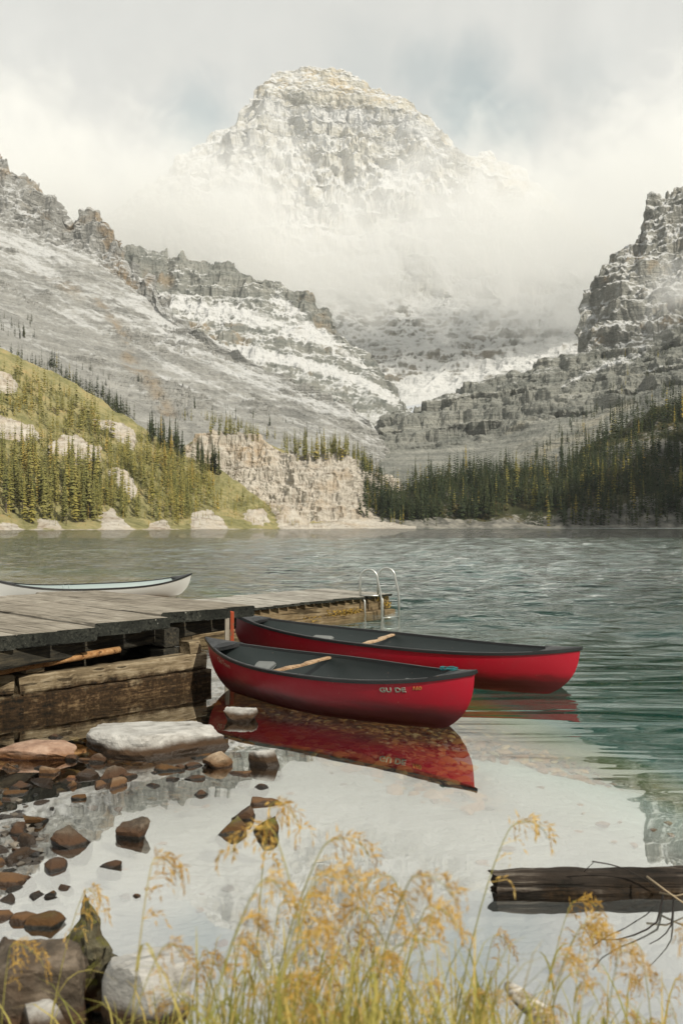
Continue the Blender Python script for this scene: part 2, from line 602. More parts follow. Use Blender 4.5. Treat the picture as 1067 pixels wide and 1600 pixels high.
alt = sstep(0.35, 1.5, V)
qs = np.stack([(P[..., 0] + 0.9 * P[..., 2]) / 120, P[..., 1] / 260, (P[..., 2] + 0.48 * P[..., 0]) / 20], -1)
snow = -0.19 + 0.40 * alt + 0.42 * sstep(0.42, 0.85, N[..., 2]) + 0.60 * fbm(qs, 4) + 0.45 * fbm(qs * 3.1 + 7, 4) + 0.2 * fbm(P / 40, 3)
snow += 0.30 * stroke(px, py, [(-30, 350), (40, 375), (110, 410), (190, 470), (260, 530)], 42)
snow += 0.30 * stroke(px, py, [(260, 530), (350, 580), (450, 612), (560, 650)], (24, 16))
snow += 0.45 * stroke(px, py, [(210, 470), (255, 510), (300, 540)], 14)
snow += top * (0.30 * sstep(0.30, 0.6, N[..., 2]) - 0.25 * sstep(0.45, 0.1, N[..., 2]))
snow -= 0.35 * outc * sstep(0.7, 0.4, N[..., 2])
scree = stroke(px, py, [(200, 560), (240, 600), (265, 650)], 16) + stroke(px, py, [(150, 470), (200, 530)], 10)
ochre = 0.75 * sstep(0.02, 0.35, fbm(P / 70, 4)) * np.clip(top + 0.55 * stroke(px, py, [(20, 390), (130, 460), (210, 540)], 22), 0, 1) + 0.6 * scree
snow -= 0.5 * scree
green = np.clip(1 - V / 0.33, 0, 1) * np.clip((360 - px) / 120, 0, 1)
snow -= 0.6 * np.clip(1 - V / 0.4, 0, 1)
M_LEFT = rock_material('grey_slope_limestone', (0.18, 0.182, 0.172), (0.31, 0.308, 0.29), (0.43, 0.425, 0.40), k=1.0, bumpd=3.0, green=(0.105, 0.10, 0.055))
LEFT_P, LEFT_V = P, V
finish_mountain('mountain', P, snow, ochre, M_LEFT, {'green': green}, label='long grey mountainside dusted with snow')

# ---- the tower on the right ------------------------------------------
crest = [(880, 640, 1360), (896, 575, 1370), (904, 545, 1380), (909, 520, 1390), (911, 492, 1400), (914, 470, 1410), (920, 455, 1420), (927, 442, 1430), (938, 426, 1440), (950, 408, 1450), (962, 394, 1460), (978, 376, 1470), (992, 364, 1480), (1003, 356, 1490), (1005, 330, 1495), (1010, 318, 1500), (1020, 310, 1500), (1040, 301, 1500), (1066, 298, 1500), (1072, 280, 1505), (1110, 262, 1510), (1240, 190, 1530), (1480, 60, 1560)]
face = [(880, 645, 1340), (920, 520, 1345), (960, 470, 1345), (1003, 440, 1345), (1067, 410, 1345), (1240, 340, 1350), (1480, 240, 1350)]
foot = [(880, 680, 1200), (905, 585, 1250), (960, 575, 1240), (1010, 560, 1220), (1067, 545, 1200), (1240, 500, 1200), (1480, 430, 1200)]
back = [(880, 700, 1900), (1003, 480, 1900), (1480, 300, 1900)]
P, V = loft([foot, face, crest, back], 440, [150, 150, 14], 5)
N = grid_normals(P)
w = np.clip(V * 3, 0, 1) * np.where(V > 2, 0.6, 1)
P = P + N * ((ridged(P / np.array([60., 80., 120.]), 4) - 0.5) * 26 * w)[..., None]
P = P + N * (fbm(P / np.array([26., 26., 14.]), 4) * 9 * w)[..., None]
P = terrace(P, 36, 0.6 * w, 8, 110)
P = terrace(P, 11, 0.55 * w, 4, 50)
P[..., 2] += 2.2 * fbm(P / 8, 3) * w
N = grid_normals(P)
px, py = topx(P)
snow = -0.05 + 1.0 * sstep(0.22, 0.62, N[..., 2]) + 0.45 * fbm(P / np.array([50., 50., 14.]), 4)
snow += 0.5 * stroke(px, py, [(1000, 372), (1067, 352), (1200, 330)], 10)
ochre = 0.5 * sstep(0.1, 0.4, fbm(P / 45, 4))
M_TOWER = rock_material('tower_limestone', (0.12, 0.125, 0.113), (0.25, 0.248, 0.222), (0.38, 0.37, 0.325), k=1.0, bumpd=2.4)
finish_mountain('mountain', P, snow, ochre, M_TOWER, label='dark layered rock tower with snow on its ledges')

# ---- the cliff band and moraine below it -----------------------------
crest = [(520, 690, 1330), (560, 676, 1320), (588, 662, 1310), (600, 648, 1300), (620, 636, 1300), (645, 628, 1300), (680, 622, 1300), (700, 612, 1300), (740, 596, 1300), (790, 580, 1300), (850, 560, 1290), (905, 545, 1280), (1000, 528, 1260), (1067, 505, 1240), (1240, 440, 1220), (1480, 350, 1200)]
base = [(520, 720, 1190), (588, 708, 1180), (620, 704, 1180), (680, 700, 1170), (740, 696, 1160), (790, 684, 1150), (850, 660, 1120), (905, 650, 1100), (1000, 625, 1060), (1067, 605, 1030), (1240, 560, 1000), (1480, 480, 980)]
foot = [(520, 800, 760), (588, 800, 760), (640, 800, 780), (700, 800, 800), (790, 800, 800), (880, 800, 800), (1000, 780, 800), (1067, 760, 800), (1240, 720, 800), (1480, 660, 800)]
back = [(520, 760, 1700), (740, 660, 1700), (1067, 600, 1700), (1480, 500, 1700)]
P, V = loft([foot, base, crest, back], 460, [110, 150, 8], 6)
N = grid_normals(P)
px, py = topx(P)
w = np.clip(V * 3, 0, 1) * np.where(V > 2, 0.5, 1)
cl = sstep(0.98, 1.08, V)
P = P + N * ((ridged(P / np.array([30., 60., 90.]), 5) - 0.5) * 9 * cl * w)[..., None]
P = P + N * (fbm(P / np.array([22., 22., 12.]), 4) * (2.5 + 3 * cl) * w)[..., None]
lay_ = (P[..., 2] - 0.06 * P[..., 0] + 7 * fbm(P / 70, 3)) / 21.0
fr_ = lay_ - np.floor(lay_)
cut = sstep(0.10, 0.16, fr_) * (1 - sstep(0.40, 0.52, fr_)) * sstep(-0.02, 0.16, fbm(P / np.array([60., 60., 25.]) + 3, 3)) * cl * w
P = P - N * (cut * 14)[..., None]
Pt = P.copy()
Pt[..., 2] -= 0.06 * P[..., 0]
Pt = terrace(Pt, 24, 0.6 * cl * w, 6, 120, (0.45, 0.8))
Pt = terrace(Pt, 9, 0.5 * cl * w, 3, 40)
Pt[..., 2] += 0.06 * P[..., 0]
P = Pt
P[..., 2] += (1.6 + 0.6 * cl) * fbm(P / 5.5, 4) * w
N = grid_normals(P)
px, py = topx(P)
snow = -0.45 + 0.62 * sstep(0.5, 0.85, N[..., 2]) * cl + 0.4 * fbm(P / 30, 4) + 0.35 * sstep(1.55, 2.0, V)
snow += 1.2 * stroke(px, py, [(1010, 545), (960, 566), (915, 582), (880, 604)], (14, 6))
snow += 0.7 * stroke(px, py, [(1067, 560), (1010, 580)], 7)
scree = stroke(px, py, [(985, 632), (935, 655), (890, 690), (830, 715)], (12, 34)) + stroke(px, py, [(830, 655), (790, 675)], 7)
snow -= 0.3 * (1 - cl)
ochre = 0.45 * scree + 0.25 * sstep(0.2, 0.45, fbm(P / 35, 4)) * sstep(880, 1000, px)
M_BAND = rock_material('grey_moraine_rock', (0.10, 0.108, 0.097), (0.215, 0.218, 0.195), (0.34, 0.335, 0.295), (0.36, 0.32, 0.235), k=1.2, bumpd=2.4)
BAND_P, BAND_V = P, V
finish_mountain('mountain', P, snow, ochre, M_BAND, label='broken cliff band above grey moraine')

# ---- unseen mountain added beyond the frame, its crest shaped to shade the right shore ----
yy = np.linspace(-330, 1150, 100)
hh = np.interp(yy, [-330, -180, -110, 100, 300, 450, 600, 850, 1150], [40, 200, 610, 640, 570, 520, 430, 300, 150])
prof = np.linspace(0, 1, 60)
PX = 470 + 0.10 * yy[None, :] + prof[:, None] * 250
PZ = -4 + (hh[None, :] + 4) * np.minimum(1, prof[:, None] * 1.35) ** 1.3
P = np.stack([PX, np.repeat(yy[None, :], 60, 0), PZ], -1)
P = P + np.stack([24 * fbm(P / 90, 4), 10 * fbm(P / 60 + 5, 3), 26 * fbm(P / 80 + 9, 4)], -1) * sstep(0, 0.3, prof)[:, None, None]
BK = P[-1:].copy()
BK[..., 0] += 500
BK[..., 2] = -4
P = np.concatenate([P, BK], 0)[:, ::-1]
N = grid_normals(P)
snow = -0.2 + 0.8 * sstep(0.3, 0.75, np.abs(N[..., 2])) * sstep(150, 450, P[..., 2])
finish_mountain('mountain', P, snow, np.zeros_like(snow), M_BAND, label='unseen mountainside added to shade the right shore of the lake')

# ================================================================== SHORE HILLS
def hill_material(name):
    t = NT(name)
    p = t.pos()
    n = t.noise(p, 0.05, 8, 0.62)
    n2 = t.noise(p, 0.35, 6, 0.65)
    g = t.ramp(t.ma('ADD', t.ma('MULTIPLY', n, 0.6), t.ma('MULTIPLY', n2, 0.4)),
               [(0.34, (0.10, 0.10, 0.045)), (0.45, (0.20, 0.19, 0.085)), (0.55, (0.30, 0.265, 0.13)), (0.66, (0.36, 0.26, 0.12))])
    st = t.noise(t.stretch(p, 0.05, 0.05, 0.5), 1.0, 6, 0.62)
    st2 = t.noise(t.stretch(p, 0.5, 0.3, 0.05), 1.0, 6, 0.62)
    r = t.ramp(t.ma('ADD', t.ma('MULTIPLY', st, 0.5), t.ma('MULTIPLY', st2, 0.5)), [(0.34, (0.20, 0.165, 0.13)), (0.5, (0.43, 0.395, 0.34)), (0.66, (0.56, 0.525, 0.465))])
    r = t.mix(t.ma('MULTIPLY', t.attr('ochre'), t.rng(t.noise(p, 0.08, 6, 0.6), 0.42, 0.6)), r, (0.36, 0.24, 0.12))
    rk = t.rng(t.ma('ADD', t.attr('rock'), t.ma('MULTIPLY', t.ma('SUBTRACT', n2, 0.5), 1.1)), 0.42, 0.58)
    col = t.mix(rk, g, r)
    h = t.noise(p, 0.4, 9, 0.7)
    return t.bsdf(col, 0.92, t.bump(h, 1.0, 0.9), 0.08)


M_HILL = hill_material('shore_hill_ground')

# ---- the sunlit hill on the left --------------------------------------
shore = [(-420, 828.6, 400), (-100, 828.4, 405), (0, 828.2, 410), (200, 827.6, 450), (330, 827.0, 490), (420, 826.6, 525), (480, 826.4, 545), (520, 826.4, 560)]
topl = [(-420, 380, 760), (-100, 490, 740), (0, 532, 730), (60, 566, 720), (120, 598, 710), (200, 648, 690), (260, 690, 670), (330, 730, 640), (400, 776, 600), (480, 824.5, 565), (520, 825.8, 575)]
midl = [(-420, 640, 540), (-100, 680, 540), (0, 690, 545), (200, 735, 560), (330, 780, 570), (420, 812, 570), (480, 825.5, 555), (520, 826.1, 566)]
backl = [(-420, 500, 860), (0, 600, 830), (200, 700, 790), (330, 780, 740), (480, 834, 620), (520, 834, 620)]
P, V = loft([shore, midl, topl, backl], 440, [110, 110, 8], 6)
N = grid_normals(P)
px, py = topx(P)
w = np.clip(V * 5, 0, 1)
nz_ = 10 * fbm(P / 60, 3)
rock = np.zeros_like(px)
for poly in ([(70, 708), (98, 682), (118, 680), (135, 696), (158, 704), (158, 728), (128, 742), (110, 726), (74, 720)],
             [(150, 655), (178, 655), (205, 668), (214, 690), (208, 706), (190, 690), (165, 676), (146, 668)],
             [(-30, 655), (20, 664), (48, 672), (66, 690), (40, 696), (0, 682), (-30, 680)],
             [(-20, 588), (12, 592), (30, 606), (24, 616), (-20, 608)],
             [(180, 735), (196, 752), (215, 775), (208, 782), (188, 764), (172, 744)],
             [(158, 800), (178, 790), (190, 808), (206, 828), (160, 830)], [(300, 800), (330, 798), (350, 818), (360, 830), (296, 830)], [(235, 815), (262, 812), (270, 830), (232, 830)],
             [(380, 806), (405, 800), (420, 818), (395, 826)], [(60, 808), (85, 806), (100, 824), (58, 826)], [(-10, 818), (24, 816), (30, 829), (-10, 829)],
             [(420, 790), (475, 800), (520, 828), (440, 828)]):
    rock = np.maximum(rock, inpoly(px + 5 * fbm(P / 9, 3), py + 4 * fbm(P / 9 + 5, 3), poly) * 1.0)
for _ in range(5):
    rock = (rock + np.roll(rock, 1, 0) + np.roll(rock, -1, 0) + np.roll(rock, 1, 1) + np.roll(rock, -1, 1)) / 5
P = P + N * (fbm(P / 45, 4) * 6 * w)[..., None]
lift = rock * sstep(0.5, 0.8, V)
P = P + N * (lift * (1.2 + 2.6 * ridged(P / np.array([9., 14., 7.]), 4)) * w)[..., None]
P = terrace(P, 7, 0.35 * lift, 2, 20)
P[..., 2] += 1.0 * fbm(P / 5, 3) * w
rock = rock + 0.5 * (1 - sstep(0.0, 0.035, V)) + 0.25 * sstep(0.2, 0.5, fbm(P / 26, 3))
px, py = topx(P)
rock = rock + 0.30 * stroke(px, py, [(330, 745), (420, 795), (470, 822)], 20)
HILL_P, HILL_V, HILL_ROCK = P, V, rock
me = fast_mesh('hill', P.reshape(-1, 3), grid_quads(*P.shape[:2]))
vattr(me, 'rock', rock)
vattr(me, 'ochre', 0.2 * np.ones_like(rock))
put('hill', me, M_HILL, kind='structure', label='sunlit golden green hillside above the far shore')

# ---- the pale cliff beside it -------------------------------------------
topc = [(285, 700, 720), (310, 682, 715), (335, 672, 712), (375, 676, 708), (400, 682, 705), (440, 705, 690), (470, 712, 680), (500, 712, 672), (540, 708, 672), (556, 722, 690), (575, 735, 720), (610, 745, 760), (650, 780, 790)]
basec = [(285, 735, 690), (335, 752, 690), (380, 775, 672), (420, 795, 650), (470, 815, 632), (500, 815, 628), (540, 812, 630), (560, 810, 640), (580, 805, 660), (610, 800, 700), (650, 805, 740)]
shorec = [(285, 840, 560), (335, 840, 560), (420, 834, 570), (470, 826.2, 572), (540, 826.0, 590), (580, 825.9, 600), (650, 825.8, 612)]
tback = [(285, 706, 790), (335, 677, 790), (400, 686, 790), (470, 715, 760), (540, 713, 760), (575, 738, 800), (650, 785, 860)]
bback = [(285, 740, 1000), (470, 740, 1000), (650, 800, 1000)]
P, V = loft([shorec, basec, topc, tback, bback], 340, [40, 160, 24, 6], 4)
N = grid_normals(P)
w = sstep(0.9, 1.05, V) * (1 - sstep(1.97, 2.1, V))
P = P + N * ((ridged(P / np.array([14., 22., 60.]), 5) - 0.5) * 6 * w)[..., None]
P = P + N * (fbm(P / np.array([9., 9., 3.]), 5) * 2.0 * w)[..., None]
P = terrace(P, 13, 0.6 * w, 4, 40)
P = terrace(P, 4.5, 0.6 * w, 2, 20)
P[..., 2] += 0.9 * fbm(P / 5, 3) * np.clip(V * 4, 0, 1)
px, py = topx(P)
rock = 0.25 + 0.9 * np.clip(w + sstep(500, 540, px), 0, 1) - 0.7 * sstep(2.0, 2.15, V) + 0.35 * (1 - sstep(0.7, 1.0, V))
CLIFF_P, CLIFF_V = P, V
me = fast_mesh('cliff_terrain', P.reshape(-1, 3), grid_quads(*P.shape[:2]), False)
vattr(me, 'rock', rock)
vattr(me, 'ochre', 0.30 * sstep(-0.1, 0.4, fbm(P / 25, 3)) + 0.3 * stroke(px, py, [(300, 690), (400, 700)], 30))
put('cliff_terrain', me, M_HILL, kind='structure', label='pale sunlit cliff above the far shore')

# ---- the forested shore on the right ---------------------------------------
shore = [(520, 825.7, 620), (600, 825.7, 625), (800, 825.6, 630), (1067, 825.4, 640), (1500, 825.2, 650)]
midr = [(520, 812, 645), (580, 806, 655), (640, 800, 665), (700, 798, 670), (760, 800, 670), (820, 798, 670), (860, 790, 670), (920, 770, 690), (1067, 750, 700), (1500, 690, 700)]
topr = [(520, 800, 690), (560, 782, 720), (600, 768, 740), (640, 762, 755), (680, 748, 765), (740, 740, 770), (800, 738, 770), (850, 738, 770), (870, 742, 775), (900, 715, 790), (940, 680, 810), (980, 655, 820), (1067, 625, 830), (1500, 500, 850)]
backr = [(520, 830, 800), (800, 800, 860), (1067, 700, 950), (1500, 600, 1000)]
P, V = loft([shore, midr, topr, backr], 420, [70, 120, 10], 5)
N = grid_normals(P)
w = np.clip(V * 4, 0, 1)
P = P + N * (fbm(P / 40, 4) * 6 * w)[..., None]
P = terrace(P, 11, 0.7 * w, 4, 60)
P[..., 2] += 1.3 * fbm(P / 6, 4) * w
px, py = topx(P)
rock = 0.35 + 0.55 * (1 - sstep(0.35, 0.75, V)) + 0.35 * fbm(P / 20, 3)
rock += 0.9 * inpoly(px, py, [(940, 700), (1000, 690), (1080, 690), (1080, 715), (1000, 712), (950, 730)])
SHORE_P, SHORE_V = P, V
me = fast_mesh('hill', P.reshape(-1, 3), grid_quads(*P.shape[:2]))
vattr(me, 'rock', rock)
vattr(me, 'ochre', 0.35 * np.ones_like(rock))
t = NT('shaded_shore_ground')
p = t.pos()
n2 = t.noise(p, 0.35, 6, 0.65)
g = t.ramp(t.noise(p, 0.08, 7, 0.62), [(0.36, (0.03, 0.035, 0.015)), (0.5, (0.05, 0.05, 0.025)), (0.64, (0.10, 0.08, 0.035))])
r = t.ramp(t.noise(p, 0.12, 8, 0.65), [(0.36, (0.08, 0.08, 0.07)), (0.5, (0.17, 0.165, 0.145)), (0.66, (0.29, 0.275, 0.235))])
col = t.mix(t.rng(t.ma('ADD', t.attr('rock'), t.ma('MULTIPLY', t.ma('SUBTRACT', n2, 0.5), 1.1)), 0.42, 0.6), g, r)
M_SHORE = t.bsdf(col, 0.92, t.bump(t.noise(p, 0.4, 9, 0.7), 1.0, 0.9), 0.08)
put('hill', me, M_SHORE, kind='structure', label='forested talus shore across the lake')

# ================================================================== LAKE
# bed: shallow stony shelf round the dock, sloping to pale silt in the deep
def bed_z(x, y):
    s = np.maximum(0, (x - 0.9) * 0.30 + (y - 9.0) * 0.085)
    d = 0.16 + 0.05 * np.clip(y - 4, 0, 6) + np.minimum(s, 5) ** 1.25 * 0.75
    d = d - 0.16 * sstep(-0.6, -2.6, x) * sstep(9.5, 8.0, y) - 0.05
    d = np.minimum(d, 3.4)
    shore = sstep(3.1, 1.7, y)          # the bank at our feet
    return -d * (1 - shore) + shore * 0.5


xs = np.concatenate([np.linspace(-900, -14, 18), np.linspace(-13, 14, 190), np.linspace(16, 1000, 20)])
ys = np.concatenate([np.linspace(-4, 1.5, 8), np.linspace(1.7, 16, 170), np.linspace(16.5, 40, 30), np.linspace(45, 700, 20)])
X, Y = np.meshgrid(xs, ys)
Z = bed_z(X, Y)
near = (np.abs(X) < 14) & (Y < 40)
P = np.stack([X, Y, Z], -1)
P[..., 2] += np.where(near, 0.035 * fbm(P * 2.2, 4) + 0.05 * fbm(P * 0.7, 2), 0)
t = NT('lake_bed_stones_and_silt')
p = t.pos()
z = t.n('SeparateXYZ', 2, Vector=p)
vo = t.t.nodes.new('ShaderNodeTexVoronoi')
vo.feature = 'F1'
vo.inputs['Scale'].default_value = 13.0
t.put(vo.inputs['Vector'], t.mix(0.25, p, t.noise(p, 6, 3)))
cell = t.n('SeparateColor', 0, Color=vo.outputs['Color'])
stone = t.ramp(cell, [(0.0, (0.17, 0.06, 0.016)), (0.35, (0.36, 0.125, 0.030)), (0.65, (0.46, 0.20, 0.055)), (1.0, (0.52, 0.33, 0.13))])
gap = t.rng(vo.outputs['Distance'], 0.28, 0.62)
stone = t.mix(gap, stone, (0.05, 0.022, 0.01))
stone = t.mix(t.ma('MULTIPLY', t.noise(p, 3.0, 6, 0.65), 0.5), stone, (0.10, 0.065, 0.03))
px_, py_ = t.n('SeparateXYZ', 0, Vector=p), t.n('SeparateXYZ', 1, Vector=p)
wv = t.ma('MULTIPLY', t.ma('SUBTRACT', t.noise(p, 1.3, 5, 0.65), 0.5), 1.6)
f1 = t.rng(t.ma('ADD', t.ma('ADD', py_, t.ma('MULTIPLY', px_, 1.49)), wv), 8.7, 10.2)
f1 = t.ma('MULTIPLY', f1, t.ma('MAXIMUM', t.rng(t.ma('ADD', px_, t.ma('MULTIPLY', wv, 0.25)), 1.5, 0.95), t.rng(t.ma('ADD', py_, t.ma('MULTIPLY', wv, 0.4)), 10.2, 12.2)))
f2 = t.ma('MULTIPLY', t.rng(t.ma('ADD', py_, wv), 7.3, 8.1), t.rng(t.ma('ADD', px_, t.ma('MULTIPLY', wv, 0.4)), -0.7, -1.3))
cob = t.ma('MAXIMUM', f1, f2)
cloud_glare = t.ramp(t.ma('ADD', t.ma('MULTIPLY', t.noise(p, 2.2, 6, 0.65), 0.6), t.ma('MULTIPLY', t.noise(p, 30, 4, 0.7), 0.4)), [(0.30, (0.35, 0.34, 0.315)), (0.5, (0.41, 0.40, 0.38)), (0.70, (0.46, 0.45, 0.43))])  # pale bed towards the bank: reflected cloud put into the colour
stone = t.mix(cob, cloud_glare, stone)
weed = (0.13, 0.12, 0.03)
silt = (0.038, 0.13, 0.125)
col = t.mix(t.rng(z, -0.75, -1.35), stone, weed)
col = t.mix(t.rng(z, -1.2, -2.6), col, silt)
M_BED = t.bsdf(col, 0.85, t.bump(t.ma('SUBTRACT', t.ma('MULTIPLY', t.noise(p, 9, 5, 0.6), 0.4), t.ma('MULTIPLY', vo.outputs['Distance'], 1.0)), 0.6, 0.04), 0.2)
me = fast_mesh('lake_bed', P.reshape(-1, 3), grid_quads(*P.shape[:2]))
BED = put('lake_bed', me, M_BED, kind='structure', label='orange stony lake bed sloping away into green water')

# water: a real body with its own absorption, glossy on top
tx = np.concatenate([np.linspace(-1.25, -0.46, 12)[:-1], np.linspace(-0.46, 0.46, 310), np.linspace(0.46, 1.25, 12)[1:]])
yr = np.concatenate([np.geomspace(1.4, 12, 60)[:-1], np.geomspace(12, 150, 540)[:-1], np.geomspace(150, 690, 90)])
X, Y = np.meshgrid(tx, yr)
X = X * Y
dr = np.gradient(yr)[:, None]
Z = np.zeros_like(X)
wr = np.random.default_rng(4)
for i in range(64):
    lam = 0.45 * (5.5 ** wr.random())
    th = wr.normal(0.12, 0.42)
    k = 2 * math.pi / lam
    amp = 0.036 * lam ** 0.9 / (2 * math.pi)
    fade = sstep(2.0, 3.2, lam / dr) * sstep(12.0, 24.0, Y + 0.8 * (X - 1)) * (1 - 0.6 * sstep(150, 500, Y))
    Z += amp * fade * np.sin(k * (X * math.sin(th) + Y * math.cos(th)) + wr.uniform(0, 6.28))
gust = 0.80 + 0.40 * sstep(-0.2, 0.35, fbm(np.stack([X / 22, Y / 40, Z * 0], -1), 3))
Z *= gust * (0.42 + 0.58 * sstep(-0.22, 0.10, X / Y))
nr_, nc_ = X.shape
top = np.stack([X, Y, Z], -1).reshape(-1, 3)
ring = list(range(nc_)) + [r * nc_ + nc_ - 1 for r in range(1, nr_)] + [(nr_ - 1) * nc_ + c for c in range(nc_ - 2, -1, -1)] + [r * nc_ for r in range(nr_ - 2, 0, -1)]
low = top[ring].copy()
low[:, 2] = -3.6
base0 = len(top)
Q = grid_quads(nr_, nc_).tolist()
m_ = len(ring)
Q += [(ring[(i + 1) % m_], ring[i], base0 + i, base0 + (i + 1) % m_) for i in range(m_)]
me = fast_mesh('lake_water', np.concatenate([top, low]), np.array(Q), True)
bm = bmesh.new()
bm.from_mesh(me)
bm.verts.ensure_lookup_table()
bm.faces.new([bm.verts[base0 + i] for i in range(m_)][::-1])
bm.to_mesh(me)
bm.free()
t = NT('lake_water')
p = t.pos()
sx, sy = t.n('SeparateXYZ', 0, Vector=p), t.n('SeparateXYZ', 1, Vector=p)
# wind ripples: long crests near, finer chop further out; a calm lee by the bank
wob = t.ma('MULTIPLY', t.ma('SUBTRACT', t.noise(p, 0.35, 3, 0.5), 0.5), 4.0)
fetch = t.ma('ADD', t.ma('ADD', sy, t.ma('MULTIPLY', t.ma('SUBTRACT', sx, 1.0), 2.1)), wob)
amp_near = t.rng(fetch, 7.8, 14.0, 0.0, 1.0)
amp_far = t.rng(t.ma('ADD', sy, wob), 13.0, 22.0, 0.0, 1.0)
patch = t.rng(t.noise(t.stretch(p, 0.02, 0.06, 1), 1.0, 4, 0.6), 0.32, 0.66, 0.75, 1.15)
mid = t.noise(t.stretch(p, 0.16, 0.42, 1, (0, 0, 0.12)), 1.0, 5.0, 0.62, 0.4)
long_ = t.noise(t.stretch(p, 0.42, 1.9, 1, (0, 0, 0.10)), 1.0, 2.0, 0.45, 0.5)
chop = t.noise(t.stretch(p, 1.6, 2.6, 1, (0, 0, -0.2)), 1.0, 4.0, 0.55, 0.6)
fine = t.noise(t.stretch(p, 4.5, 7.0, 1), 1.0, 3.0, 0.5, 0.3)
calm = t.noise(t.stretch(p, 0.5, 1.1, 1), 1.0, 2.0, 0.4)
h = t.ma('ADD', t.ma('MULTIPLY', t.ma('MULTIPLY', long_, amp_near), 0.060),
         t.ma('MULTIPLY', t.ma('MULTIPLY', t.ma('ADD', t.ma('ADD', t.ma('MULTIPLY', chop, 0.10), t.ma('MULTIPLY', mid, 0.15)), t.ma('MULTIPLY', fine, 0.012)), amp_far), patch))
h = t.ma('ADD', h, t.ma('MULTIPLY', calm, 0.0035))
nrm = t.bump(h, 1.0, 1.0)
dt = t.t.nodes.new('ShaderNodeVectorMath')
dt.operation = 'DOT_PRODUCT'
t.put(dt.inputs[0], nrm)
t.put(dt.inputs[1], t.n('NewGeometry', 'Incoming'))
cs = t.ma('SUBTRACT', 1.0, t.ma('ABSOLUTE', dt.outputs['Value']), clamp=True)
fr = t.ma('ADD', 0.02, t.ma('MULTIPLY', 0.98, t.ma('POWER', cs, 5.0)))
base = t.rng(fetch, 7.0, 12.5, 0.48, 0.0)
refl = t.ma('ADD', base, t.ma('MULTIPLY', fr, t.ma('SUBTRACT', 1.0, base)))
gl = t.n('BsdfGlossy', 0, Color=(0.97, 0.98, 0.98), Roughness=0.012, Normal=nrm)
tr = t.n('BsdfTransparent', 0, Color=(0.96, 0.97, 0.96))
mx = t.t.nodes.new('ShaderNodeMixShader')
t.put(mx.inputs[0], refl)
t.t.links.new(tr, mx.inputs[1])
t.t.links.new(gl, mx.inputs[2])
t.t.links.new(mx.outputs[0], t.out.inputs['Surface'])
va = t.n('VolumeAbsorption', 0, Color=(0.34, 0.76, 0.70), Density=0.15)
t.t.links.new(va, t.out.inputs['Volume'])
WATER = put('lake_water', me, t.m, kind='structure', label='lake water, calm by the bank and rippled beyond')

# ================================================================== CLOUD
def cloud(name, lo, hi, dens, scale, label, prof, step=None):
    """a box whose volume thins out to nothing well inside its walls; prof(t, p) gives the wanted shape as a 0..1 socket"""
    v = [(a, b, c) for c in (lo[2], hi[2]) for b in (lo[1], hi[1]) for a in (lo[0], hi[0])]
    me = mesh_from(name, v, [(0, 2, 3, 1), (4, 5, 7, 6), (0, 1, 5, 4), (1, 3, 7, 5), (3, 2, 6, 7), (2, 0, 4, 6)])
    t = NT(name)
    p = t.pos()
    d = prof(t, p)
    vol = t.n('VolumePrincipled', 0, Color=(0.975, 0.978, 0.972), Density=t.ma('MULTIPLY', d, dens), Anisotropy=0.0)
    t.t.links.new(vol, t.out.inputs['Volume'])
    o = put(name, me, t.m, kind='stuff', label=label)
    return o


def bank(t, p):
    # the cloud bank hanging in the valley in front of the peak: a slab between two uneven surfaces
    x, y, z = (t.n('SeparateXYZ', i, Vector=p) for i in range(3))
    big = t.noise(p, 0.0035, 4, 0.55)
    n = t.noise(p, 0.011, 7, 0.66, 1.0)
    nn = t.ma('ADD', t.ma('MULTIPLY', t.ma('SUBTRACT', n, 0.5), 820.0), t.ma('MULTIPLY', t.ma('SUBTRACT', big, 0.5), 420.0))
    zz = t.ma('ADD', z, nn)
    # underside: 640 m near the left wall, sinking to 520 m over the headwall
    side = t.ma('ABSOLUTE', t.ma('ADD', x, -30.0))
    under = t.rng(zz, 425.0, 545.0)
    over = t.rng(t.ma('SUBTRACT', zz, t.ma('MULTIPLY', side, 0.24)), 530.0, 840.0, 1.0, 0.0)
    ends = t.ma('MULTIPLY', t.rng(y, 1930.0, 2080.0), t.rng(y, 2420.0, 2280.0))
    return t.ma('MULTIPLY', t.ma('MULTIPLY', under, over), ends)


cloud('valley_clouds', (-1100, 1900, 380), (1200, 2440, 1400), 0.0090, 1, 'cloud bank hiding the waist of the great peak', bank)


def wisp(t, p):
    x, y, z = (t.n('SeparateXYZ', i, Vector=p) for i in range(3))
    n = t.noise(p, 0.02, 6, 0.62, 0.5)
    nn = t.ma('MULTIPLY', t.ma('SUBTRACT', n, 0.5), 150.0)
    c = t.ma('ADD', 292.0, t.ma('MULTIPLY', t.ma('SUBTRACT', x, 470.0), 0.14))
    dz = t.ma('ABSOLUTE', t.ma('ADD', t.ma('SUBTRACT', z, c), nn))
    ex = t.rng(t.ma('ADD', x, nn), 330.0, 420.0)
    return t.ma('MULTIPLY', t.ma('MULTIPLY', t.rng(dz, 38.0, 0.0), ex), t.ma('MULTIPLY', t.rng(y, 1165.0, 1185.0), t.rng(y, 1235.0, 1215.0)))


cloud('mist', (300, 1160, 200), (720, 1240, 420), 0.02, 1, 'small wisp of mist drifting across the rock tower', wisp)


